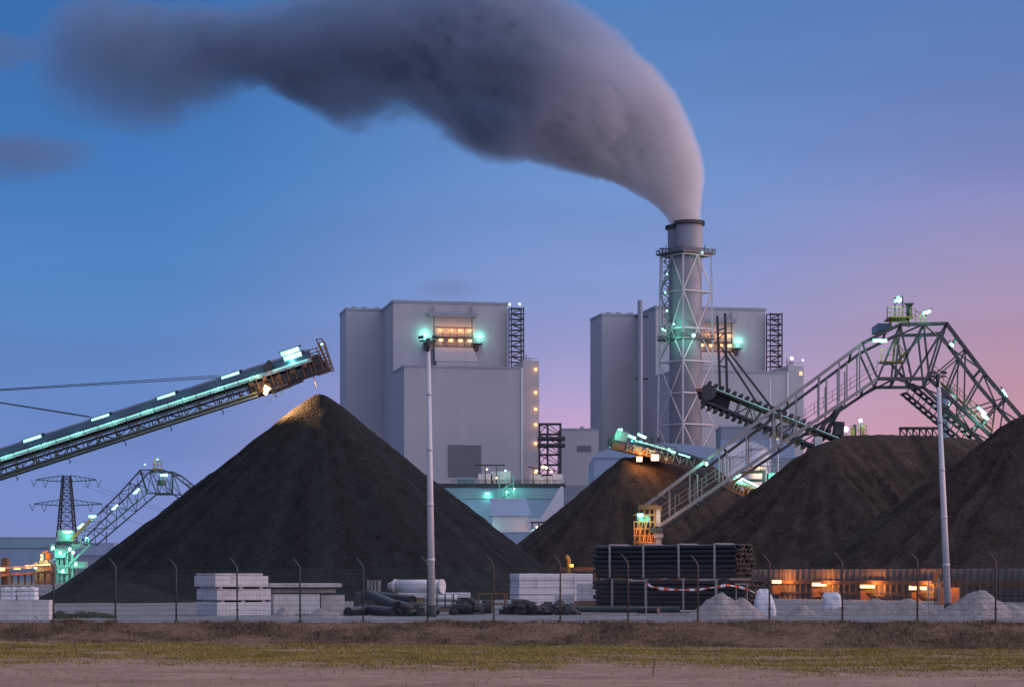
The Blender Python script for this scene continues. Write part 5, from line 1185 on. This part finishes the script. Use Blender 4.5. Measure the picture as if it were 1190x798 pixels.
# ---------------------------------------------------------------- chimney
def chimney():
    Y = 930.; c = V((X_(797, Y), Y, 0)); zt_ = Z_(258, Y); r = thing('chimney', c, 'tall twin-flue grey chimney in a white lattice frame with teal lamps, smoking', 'chimney')
    MB().tube([V((c.x-.1, Y, 0)), V((c.x-.1, Y, Z_(310, Y))), V((c.x-.1, Y, Z_(294, Y)))], 6.55, 40).build('shaft', 'flue', r)
    MB().tube([V((X_(800.5, Y), Y-2, Z_(294, Y)+.02)), V((X_(800.5, Y), Y-2, zt_))], 5.3, 32, caps=False).build('flue', 'flue', r)
    MB().tube([V((X_(791.5, Y), Y+5.5, Z_(294, Y)+.02)), V((X_(791.5, Y), Y+5.5, zt_-.6))], 5.0, 28, caps=False).build('flue', 'flue', r)
    for x, y, rad, z in ((800.5, -2, 5.3, zt_-1.6), (791.5, 5.5, 5.0, zt_-2.2)):
        b = MB(); q = V((X_(x, Y), Y+y, z)); b.tube([q, q+V((0, 0, .5))], rad+1., 32); b.tube([q+V((0, 0, 1.2)), q+V((0, 0, 1.45))], rad+.9, 32)
        for k in range(28): t = 6.28318*k/28; e = V((math.cos(t), math.sin(t), 0))*(rad+.9); b.bar(q+e+V((0, 0, .4)), q+e+V((0, 0, 1.4)), .22)
        b.build('rim_walkway', 'dsteel', r)
    # lattice frame: four legs on a square turned to the viewer
    def corners(z):
        k = lerp(12.2, 10.2, z/Z_(298, Y)); a0 = R(-100)
        return [V((c.x+k*math.cos(a0+R(90)*i), Y+k*math.sin(a0+R(90)*i), z)) for i in range(4)]
    zl = [0, 22, Z_(530, Y), Z_(494, Y), Z_(458, Y), Z_(421, Y), Z_(383, Y), Z_(340, Y), Z_(298, Y)]
    cs = [corners(z) for z in zl]
    for i in range(4): MB().bar(cs[0][i], cs[-1][i], .72).build('leg', 'whsteel', r)
    for j in range(1, len(zl)):
        b = MB(); b2 = MB()
        for i in range(4):
            b.bar(cs[j][i], cs[j][(i+1) % 4], .5)
            a, d_, e = cs[j-1][i], cs[j-1][(i+1) % 4], cs[j][i].lerp(cs[j][(i+1) % 4], .5)
            if j % 2: e = cs[j-1][i].lerp(cs[j-1][(i+1) % 4], .5); a, d_ = cs[j][i], cs[j][(i+1) % 4]
            b2.bar(a, e, .36); b2.bar(d_, e, .36)
        b.build('ring_beam', 'whsteel', r); b2.build('diagonal', 'whsteel', r)
    for z, e in ((Z_(298, Y)+.5, 1.8), (Z_(396, Y), .8)):
        b = MB(); q = [p+(p-V((c.x, Y, p.z))).normalized()*e for p in corners(z)]; p2 = [v+V((0, 0, .8)) for v in q]
        b.hexa(q+p2); b.build('platform', 'steel', r); b = MB()
        for i in range(4): railing(b, [p2[i], p2[(i+1) % 4]], 1.3, 1.8, .18)
        b.build('platform_rail', 'steel', r)
    b = MB()
    for px, y0 in ((770, 287), (774, 285), (809, 287), (819, 285), (815, 288)): b.bar(P(px, 298, Y), P(px, y0, Y), .35)
    b.bar(P(766, 289, Y), P(778, 289, Y), .4); b.bar(P(806, 287, Y), P(813, 287, Y), .3); b.bar(P(815, 289, Y), P(823, 289, Y), .3); b.build('aerial', 'dsteel', r)
    b = MB()    # stair cage on the left side
    for k in range(16):
        z0 = lerp(Z_(400, Y), Z_(300, Y), k/16); z1 = lerp(Z_(400, Y), Z_(300, Y), (k+1)/16); xa, xb = X_(770, Y), X_(777, Y); 
        b.bar((xa if k % 2 else xb, Y-6, z0), (xb if k % 2 else xa, Y-6, z1), .5); b.bar((xa, Y-6, z1), (xb, Y-6, z1), .3)
    for px in (769.5, 777.5): b.bar(P(px, 400, Y-6), P(px, 300, Y-6), .35)
    b.build('stair_cage', 'steel', r)
    for px, py, k in ((775, 318.5, .5), (773, 340, .55), (775, 361, .6), (783, 376.5, .5), (770, 382.5, .6), (773, 384, .5), (816, 293.5, .55)): bulb(r, P(px, py, Y-9), k, 130, 'teal', TEAL, (.4, .3, -.6))
    bulb(r, P(806, 389.5, Y-13), 1.0, 1300, 'teal', TEAL, (0, .5, -1.6))
    lamp(r, P(786, 374, Y-10), TEAL, 350, .5); lamp(r, P(782, 392, Y-9), TEAL, 700, .5)
chimney()

# ---------------------------------------------------------------- far left: pylon, portal, machinery, sheds
def pylon():
    Y = 1350.; s = F/Y; cx = 77.5; r = thing('power_pylon', V((X_(cx, Y), Y, 0)), 'dark lattice power pylon with two crossarm levels at the left', 'pylon')
    lv = [(668, 15), (640, 11.5), (615, 9), (595, 7.6), (580, 6.4), (566, 5.2), (553, 4.2)]
    def C(y, h): return [P(cx+dx*h, y, Y)+V((0, dy*h/s, 0)) for dx, dy in ((-1, -1), (1, -1), (1, 1), (-1, 1))]
    L = [C(y, h) for y, h in lv]
    for i in range(4):
        b = MB()
        for j in range(len(L)-1): b.bar(L[j][i], L[j+1][i], .75)
        b.build('leg', 'dsteel', r)
    b = MB()
    for j in range(len(L)-1):
        for i in range(4):
            n = 3 if j < 2 else 2
            for k in range(n):
                a0, a1 = L[j][i].lerp(L[j+1][i], k/n), L[j][i].lerp(L[j+1][i], (k+1)/n); c0, c1 = L[j][(i+1) % 4].lerp(L[j+1][(i+1) % 4], k/n), L[j][(i+1) % 4].lerp(L[j+1][(i+1) % 4], (k+1)/n)
                b.bar(a0, c1, .3); b.bar(c0, a1, .3); b.bar(a1, c1, .3)
    b.build('bracing', 'dsteel', r)
    for y, xl, xr in ((557, 42, 112), (585, 40, 118)):
        for xe in (xl, xr):
            b = MB(); sg = 1 if xe > cx else -1; e = P(xe, y, Y); a1, a2 = P(cx+sg*4, y-5, Y), P(cx+sg*5, y+2.5, Y); b.bar(a1, e, .4); b.bar(a2, e+V((0, 0, -.2)), .5)
            for k in range(6): b.bar(a1.lerp(e, k/6), a2.lerp(e, (k+.5)/6), .25)
            b.build('crossarm', 'dsteel', r)
            for t in (.98, .55):
                q = a2.lerp(e, t); b = MB(); b.bar(q, q+V((sg*1.6, 0, -4.2)), .28); b.bar(q+V((sg*3.2, 0, 0)), q+V((sg*1.6, 0, -4.2)), .28); b.build('insulator', 'dsteel', r)
    for y, x in ((565, 112), (593, 118), (564, 96)):
        a = P(x, y, Y); e = a+V((150, 420, -8)); pts = [a.lerp(e, k/14)+V((0, 0, -16*(1-(2*k/14-1)**2))) for k in range(15)]; MB().tube(pts, .09, 5).build('conductor', 'dsteel', r)
pylon()
def far_portal():
    Y0 = 470.; r = thing('portal_reclaimer', V((X_(97, Y0), Y0, 0)), 'distant steel lattice portal with teal lamps behind the tall coal cone', 'reclaimer'); off = V((.6, 8, 0))
    T = [P(x, y, Y0) for x, y in ((84, 627), (140, 572), (163, 546), (190, 546), (201, 551), (226, 571))]; B = [P(x, y, Y0) for x, y in ((100, 633), (171, 573), (200, 573), (236, 600))]
    for pts in (T, B):
        for o in (V((0, 0, 0)), off):
            for i in range(len(pts)-1): MB().bar(pts[i]+o, pts[i+1]+o, .27).build('chord', 'dsteel', r)
    for o in (V((0, 0, 0)), off):
        b = MB(); lattice(b, [T[0]+o, T[1]+o, T[2]+o], [B[0]+o, B[1]+o], 6, .15); lattice(b, [T[2]+o, T[3]+o], [B[1]+o, B[2]+o], 2, .16, 'X'); b.build('lattice', 'dsteel', r)
    b = MB()
    b.bar(T[2], B[1], .35); b.bar(T[4], B[2], .35); lattice(b, T, [p+off for p in T], 12, .13); b.build('lattice', 'dsteel', r)
    b = MB(); q = P(181, 545, Y0); b.bar(P(178, 545, Y0), P(188, 545, Y0), 2, .3); railing(b, [P(178, 545, Y0-1), P(188, 545, Y0-1)], 1.6, .8, .12); b.bar(P(180, 545, Y0), P(179.5, 532, Y0), .2); b.build('top_platform', 'yellow', r)
    b = MB(); b.box((X_(181, Y0), Y0+2, Z_(563, Y0)), (X_(189, Y0), Y0+5, Z_(557, Y0))); b.build('winch_house', 'steel', r)
    for px, py, L, sl in ((158.5, 570.5, 1.6, .7), (133.5, 589, 1.5, .7), (107.5, 599.7, 1.5, 0), (93.5, 611, 1.5, .7), (190.5, 551.8, 1.5, 0)):
        e = V((math.cos(sl), 0, math.sin(sl)))*L/2; c = P(px, py, Y0-1); tubelamp(r, c-e, c+e, 300, .27)
    for px, py in ((168.5, 539.5), (183, 533.5)): bulb(r, P(px, py, Y0), .22, 60)
    # machine house and drive end
    Y = Y0-3
    b = MB(); b.box((X_(66.5, Y), Y, Z_(629, Y)), (X_(83, Y), Y+4, Z_(615, Y))); b.build('cabin', 'mach', r, .1)
    MB().box((X_(65, Y), Y-.5, Z_(633, Y)), (X_(85, Y), Y+5, Z_(629.2, Y))).build('deck', 'dsteel', r)
    b = MB()
    for x in (67, 72, 78, 84): b.bar(P(x, 633, Y), V((X_(x, Y), Y, 0)), .5); b.bar(P(x, 633, Y+4), V((X_(x, Y), Y+4, 0)), .5)
    b.bar(P(62, 650, Y-.5), P(96, 632, Y-.5), .4); b.bar(P(76, 660, Y-.5), P(104, 633, Y-.5), .4); b.build('drive_tower', 'mach', r)
    b = MB(); b.box((X_(64, Y), Y-1, Z_(648, Y)), (X_(77, Y), Y+2, Z_(637, Y))); b.box((X_(59, Y), Y-1, Z_(640, Y)), (X_(64.5, Y), Y+2, Z_(632, Y))); b.box((X_(84, Y), Y-1, Z_(636, Y)), (X_(95, Y), Y+2, Z_(632, Y))); b.box((X_(68, Y), Y-1.5, Z_(666, Y)), (X_(80, Y), Y+2, Z_(657, Y))); b.box((X_(80.5, Y), Y-.5, Z_(660, Y)), (X_(100, Y), Y+2, Z_(652, Y))); b.build('gearbox', 'mach', r, .1)
    c = P(78, 617.5, Y-1); tubelamp(r, c-V((.9, 0, 0)), c+V((.9, 0, 0)), 220, .26, drop=.6)
    for px, py, pw in ((70, 641.5, 330), (81, 637.5, 180), (85, 641.5, 150), (73, 663, 280), (61.5, 636, 120), (88, 655, 160)): 
        bulb(r, P(px, py, Y-2.2), .42 if pw < 600 else .65, pw)
    b = MB()
    for x in (93, 99.5, 103): b.tube([P(x, 634, Y), P(x, 625, Y), P(x+1.5, 624, Y)], .14, 6)
    b.build('lamp_mast', 'mach', r)
    for px, py in ((99.5, 624.5),): bulb(r, P(px+1, py, Y-.3), .22, 120)
    b = MB(); b.bar(P(84, 626, Y), P(106, 604, Y), .5, .3); b.bar(P(85, 623, Y-1), P(106, 601, Y-1), .15); b.build('boom_stair', 'yellow', r)
far_portal()
def crawler():
    Y = 430.; r = thing('loader_machine', V((X_(49, Y), Y, 0)), 'low machine lit orange and teal at the foot of the distant portal', 'machine')
    b = MB(); b.box((X_(40, Y), Y, 0), (X_(60, Y), Y+4, Z_(655, Y))); b.build('chassis', 'rusty', r, .1)
    b = MB(); b.box((X_(45, Y), Y+.2, Z_(655, Y)+.01), (X_(58, Y), Y+3, Z_(650, Y))); b.box((X_(39, Y), Y+.2, Z_(662, Y)), (X_(44, Y), Y+3, Z_(653, Y))); b.build('body', 'mach', r, .15)
    b = MB(); b.box((X_(52, Y), Y+.5, Z_(650, Y)+.01), (X_(57, Y), Y+2.5, Z_(642, Y))); b.bar(P(50, 650, Y), P(50, 641, Y), .3); b.bar(P(50, 641.5, Y), P(56, 640.5, Y), .3); b.build('cab', 'orange', r, .08)
    for px, py in ((48.5, 645), (48.6, 649)): bulb(r, P(px, py, Y-.6), .3, 300, 'warm', AMB, (0, -1, 0))
    bulb(r, P(41.5, 658, Y-.6), .5, 260); lamp(r, P(55, 656, Y-3), (1, .33, .06), 350, .05)
crawler()
def far_belt():
    Y = 400.; r = thing('ground_conveyor', V((X_(20, Y), Y, 0)), 'low ground conveyor with a row of orange lamps at the left edge', 'conveyor')
    a, c = P(-40, 668, Y), P(60, 657, Y-2); a.z = 1.2; c.z = 2.2
    MB().bar(a, c, 1.8, .35).build('belt', 'rusty', r); b = MB()
    for k in range(14): q = a.lerp(c, k/13); b.bar(q, V((q.x, q.y, 0)), .3)
    b.build('trestle_leg', 'rusty', r); MB().bar(a+V((0, -.8, 1.5)), c+V((0, -.8, 1.0)), .25, .35).build('hand_rail', 'ltsteel', r)
    for px, py in ((2, 661), (20, 659.5), (33, 658.), (41, 657.5), (48, 657), (55, 656.5)):
        q = P(px, py, Y-1.8); b = MB(); b.cbox(q, (1.1, .3, .55)); b.build('belt_lamp', 'amber', r); lamp(r, q+V((0, -.8, -.5)), (1, .30, .05), 150, .08)
    b = MB(); b.box((X_(0, Y), Y+1, 0), (X_(7, Y), Y+3, Z_(648, Y))); b.build('transfer_box', 'rusty', r)
far_belt()
Yl = 800
bld('storage_shed', 'long teal grey shed at the left edge behind the pylon foot', 'building', -60, Yl, 0, [('wall', (0, 0, 0), (37, 40, 11), 'clad_b'), ('roof', (-.5, -.5, 11.01), (37.5, 40, 14.3), 'clad_t'), ('ridge_cap', (-.5, -.6, 14.3), (37.5, 40, 14.7), 'roof')])
bld('storage_shed', 'short blue shed between the distant portal and the tall coal cone', 'building', 82, 760, 0, [('wall', (0, 0, 0), (14, 30, 8), 'clad_d'), ('roof', (-.3, -.3, 8.01), (14.3, 30, 12.2), 'clad_b'), ('vent_pipe', (11.4, 1, 12.2), (11.7, 1.4, 16), 'steel')])

# ---------------------------------------------------------------- smoke
def smoke_plume():
    Y = 930.; s = F/Y; piv = P(480, 300, Y)                 # polar centre of the bend in the plume, metres
    tab = [(2, 319, 18), (8, 319, 20), (11, 316, 27), (15.5, 310, 43), (25.5, 290, 71), (36, 270, 93), (47, 252, 107), (62, 243, 111), (76, 240, 107), (92, 242, 99), (106, 246, 99), (116, 252, 103), (124, 278, 86), (131, 322, 78), (139, 366, 102), (146, 396, 122), (150, 400, 118), (154, 408, 98), (158, 428, 50), (160.5, 435, 14)]
    def interp(a, k):
        for i in range(len(tab)-1):
            if tab[i][0] <= a <= tab[i+1][0]: t = (a-tab[i][0])/(tab[i+1][0]-tab[i][0]); return lerp(tab[i][k], tab[i+1][k], t)
        return tab[-1][k]
    b = MB(); n, m_ = 90, 28; vs = []; fs = []
    A0 = 7.6
    for i in range(n+1):
        a = lerp(A0, 160.5, i/n); c = interp(a, 1)/s; h = max(.5, interp(a, 2)/s*1.12)
        for j in range(m_):
            u = 6.28318*j/m_; rr = c+h*math.cos(u); 
            vs.append(piv+V((rr*math.cos(R(a)), h*math.sin(u)*.9, rr*math.sin(R(a)))))
    for i in range(n):
        for j in range(m_): fs.append((i*m_+j, i*m_+(j+1) % m_, (i+1)*m_+(j+1) % m_, (i+1)*m_+j))
    b.v = vs; b.f = fs+[tuple(range(m_))[::-1], tuple(n*m_+j for j in range(m_))]; b.sm = [True]*len(b.f)
    ro = bpy.data.objects.new('x', None); ORG['x'] = piv
    me = bpy.data.meshes.new('smoke'); me.from_pydata([tuple(v-piv) for v in b.v], [], b.f); o = bpy.data.objects.new('smoke', me); COL.objects.link(o); o.location = piv
    bpy.data.objects.remove(ro)
    m = bpy.data.materials.new('smoke'); m.use_nodes = True; t = m.node_tree; t.nodes.clear()
    def NN(ty, **k):
        q = t.nodes.new(ty)
        for a, c in k.items(): setattr(q, a, c)
        return q
    def mm(op, a, c=None, d=None, clamp=False):
        q = NN('ShaderNodeMath', operation=op); q.use_clamp = clamp
        for i, z in enumerate((a, c, d)):
            if z is None: continue
            if isinstance(z, (int, float)): q.inputs[i].default_value = z
            else: t.links.new(z, q.inputs[i])
        return q.outputs[0]
    tcn = NN('ShaderNodeTexCoord'); sp = NN('ShaderNodeSeparateXYZ'); t.links.new(tcn.outputs['Object'], sp.inputs[0])
    xx, yy, zz = sp.outputs
    rr = mm('SQRT', mm('ADD', mm('MULTIPLY', xx, xx), mm('MULTIPLY', zz, zz))); th = mm('DIVIDE', mm('ARCTAN2', zz, xx), math.pi)
    def curve(k, scale):
        q = NN('ShaderNodeFloatCurve'); c = q.mapping.curves[0]; pts = [(a/180, v[k-1]/scale) for a, *v in tab]
        c.points[0].location = pts[0]; c.points[1].location = pts[-1]
        for p in pts[1:-1]: c.points.new(*p)
        for p in c.points: p.handle_type = 'AUTO_CLAMPED'
        q.mapping.update(); t.links.new(th, q.inputs['Value']); return mm('MULTIPLY', q.outputs[0], scale/s)
    cc = curve(1, 600.); hw = curve(2, 150.)
    dist = mm('SQRT', mm('ADD', mm('POWER', mm('DIVIDE', mm('SUBTRACT', rr, cc), hw), 2.), mm('POWER', mm('DIVIDE', yy, mm('MULTIPLY', hw, .85)), 2.)))
    def nse(scale, det, rough, st=(1, 1, 1)):
        mp = NN('ShaderNodeMapping'); mp.inputs['Scale'].default_value = st; t.links.new(tcn.outputs['Object'], mp.inputs['Vector'])
        q = NN('ShaderNodeTexNoise'); q.inputs['Scale'].default_value = scale; q.inputs['Detail'].default_value = det; q.inputs['Roughness'].default_value = rough; t.links.new(mp.outputs[0], q.inputs['Vector']); return q.outputs['Fac']
    cv = NN('ShaderNodeCombineXYZ'); t.links.new(rr, cv.inputs[0]); t.links.new(mm('MULTIPLY', th, math.pi*86*.42), cv.inputs[1]); t.links.new(yy, cv.inputs[2])   # drawn out along the drift
    def nsf(scale, det, rough):
        q = NN('ShaderNodeTexNoise'); q.inputs['Scale'].default_value = scale; q.inputs['Detail'].default_value = det; q.inputs['Roughness'].default_value = rough; t.links.new(cv.outputs[0], q.inputs['Vector']); return q.outputs['Fac']
    n1 = nsf(.045, 5, .55); n2 = nse(.012, 3, .5); n3 = nsf(.085, 6, .62)
    far = NN('ShaderNodeMapRange'); far.inputs['From Min'].default_value = .3; far.inputs['From Max'].default_value = .85; t.links.new(th, far.inputs['Value'])
    far = far.outputs[0]
    edge = mm('SUBTRACT', 1.0, dist)
    # billows: fine close to the flue, large and torn further out
    amp2 = mm('MULTIPLY_ADD', far, 1.25, .30)
    e = mm('ADD', edge, mm('MULTIPLY', mm('SUBTRACT', n1, .56), mm('MULTIPLY_ADD', far, .3, .9)))
    e = mm('ADD', e, mm('MULTIPLY', mm('SUBTRACT', n2, mm('MULTIPLY_ADD', far, -.14, .51)), amp2)); e = mm('ADD', e, mm('MULTIPLY', mm('SUBTRACT', n3, .5), .55))
    e = mm('ADD', e, mm('MULTIPLY', mm('SUBTRACT', nse(.14, 4, .6), .5), mm('MULTIPLY_ADD', far, .5, .42)))
    soft = mm('MULTIPLY_ADD', far, .8, .05)
    dn = mm('DIVIDE', e, soft, clamp=True); dn = mm('MULTIPLY', dn, mm('MULTIPLY', edge, 6., clamp=True))
    core = mm('MULTIPLY', mm('SUBTRACT', nsf(.04, 4, .6), .32), 3.2, clamp=True)
    dn = mm('MULTIPLY', dn, mm('MULTIPLY_ADD', core, .85, .15))
    fd = NN('ShaderNodeMapRange'); fd.interpolation_type = 'SMOOTHSTEP'; fd.inputs['From Min'].default_value = .79; fd.inputs['From Max'].default_value = .892; fd.inputs['To Min'].default_value = 1; fd.inputs['To Max'].default_value = 0; t.links.new(th, fd.inputs['Value'])
    dn = mm('MULTIPLY', dn, fd.outputs[0])
    den = mm('MULTIPLY', dn, mm('DIVIDE', mm('MULTIPLY_ADD', far, -1.8, 7.), mm('ADD', hw, 2.)))
    pv = NN('ShaderNodeVolumePrincipled'); pv.inputs['Color'].default_value = (.26, .33, .44, 1); pv.inputs['Anisotropy'].default_value = 0.
    cr = NN('ShaderNodeValToRGB')      # pale steam at the flue; darker outward, the smoke's shading put into its colour
    for q, (p_, c_) in enumerate(((.04, (.93, .91, .92)), (.62, (.30, .40, .53)), (.11, (.82, .81, .83)), (.21, (.66, .67, .73)), (.33, (.38, .46, .57)))):
        e_ = cr.color_ramp.elements[q] if q < 2 else cr.color_ramp.elements.new(p_)
        e_.position = p_; e_.color = (*c_, 1)
    t.links.new(th, cr.inputs[0]); t.links.new(cr.outputs[0], pv.inputs['Color'])
    t.links.new(den, pv.inputs['Density']); ou = NN('ShaderNodeOutputMaterial'); t.links.new(pv.outputs[0], ou.inputs['Volume'])
    m.cycles.volume_step_rate = .12 if hasattr(m.cycles, 'volume_step_rate') else 1
    me.materials.append(m)
    tag(o, 'broad grey smoke plume bending left from the chimney top', 'smoke', kind='stuff')
smoke_plume()
def wisp(label, px, py, w, h, Y, dens, seed):
    c = P(px, py, Y); s = F/Y; a, b_ = w/s, h/s; b = MB(); n, m_ = 24, 16; vs = []; fs = []
    for i in range(n+1):
        t = math.pi*i/n
        for j in range(m_): u = 6.28318*j/m_; vs.append(c+V((-a*math.cos(t), a*.6*math.sin(t)*math.cos(u), b_*math.sin(t)*math.sin(u))))
    for i in range(n):
        for j in range(m_): fs.append((i*m_+j, i*m_+(j+1) % m_, (i+1)*m_+(j+1) % m_, (i+1)*m_+j))
    me = bpy.data.meshes.new('smoke'); me.from_pydata([tuple(v-c) for v in vs], [], fs); o = bpy.data.objects.new('smoke', me); COL.objects.link(o); o.location = c
    m = bpy.data.materials.new('smoke_wisp'); m.use_nodes = True; t = m.node_tree; t.nodes.clear(); tcn = t.nodes.new('ShaderNodeTexCoord')
    mp = t.nodes.new('ShaderNodeMapping'); mp.inputs['Scale'].default_value = (1/a, 1/(a*.6), 1/b_); t.links.new(tcn.outputs['Object'], mp.inputs['Vector'])
    ln = t.nodes.new('ShaderNodeVectorMath'); ln.operation = 'LENGTH'; t.links.new(mp.outputs[0], ln.inputs[0])
    mp2 = t.nodes.new('ShaderNodeMapping'); mp2.inputs['Location'].default_value = (seed, seed*2, 0); mp2.inputs['Scale'].default_value = (1, 1, 1.6); t.links.new(tcn.outputs['Object'], mp2.inputs['Vector'])
    nn = t.nodes.new('ShaderNodeTexNoise'); nn.inputs['Scale'].default_value = .05; nn.inputs['Detail'].default_value = 5; t.links.new(mp2.outputs[0], nn.inputs['Vector'])
    def mm(op, x, y, cl=False):
        q = t.nodes.new('ShaderNodeMath'); q.operation = op; q.use_clamp = cl
        for i, z in enumerate((x, y)):
            if isinstance(z, (int, float)): q.inputs[i].default_value = z
            else: t.links.new(z, q.inputs[i])
        return q.outputs[0]
    e = mm('SUBTRACT', 1., ln.outputs['Value']); e = mm('MULTIPLY', mm('ADD', e, mm('MULTIPLY', mm('SUBTRACT', nn.outputs['Fac'], .55), 1.8)), 1.6, True); e = mm('MULTIPLY', e, mm('MULTIPLY', mm('SUBTRACT', 1., ln.outputs['Value']), 3., True))
    pv = t.nodes.new('ShaderNodeVolumePrincipled'); pv.inputs['Color'].default_value = (.26, .33, .44, 1); t.links.new(mm('MULTIPLY', e, dens), pv.inputs['Density'])
    ou = t.nodes.new('ShaderNodeOutputMaterial'); t.links.new(pv.outputs[0], ou.inputs['Volume']); m.cycles.volume_step_rate = .3; me.materials.append(m)
    tag(o, label, 'smoke', kind='stuff')
wisp('thin torn wisp of smoke low at the left edge of the sky', 20, 182, 120, 36, 1000, .028, 3)
wisp('faint scrap of smoke high at the left edge of the sky', 0, 62, 75, 34, 1010, .03, 8)
wisp('faint dark puff of smoke above the first boiler house roof', 520, 336, 50, 17, 1150, .02, 5)

# ---------------------------------------------------------------- render settings
S.render.engine = 'CYCLES'
S.view_settings.view_transform = 'Standard'; S.view_settings.look = 'None'; S.view_settings.exposure = 0; S.view_settings.gamma = 1; S.view_settings.use_curve_mapping = False
c = S.cycles; c.use_denoising = True; c.max_bounces = 6; c.diffuse_bounces = 3; c.glossy_bounces = 2; c.transmission_bounces = 2; c.transparent_max_bounces = 8; c.volume_bounces = 4
c.volume_max_steps = 512; c.sample_clamp_indirect = 4; c.use_light_tree = True; c.caustics_reflective = False; c.caustics_refractive = False
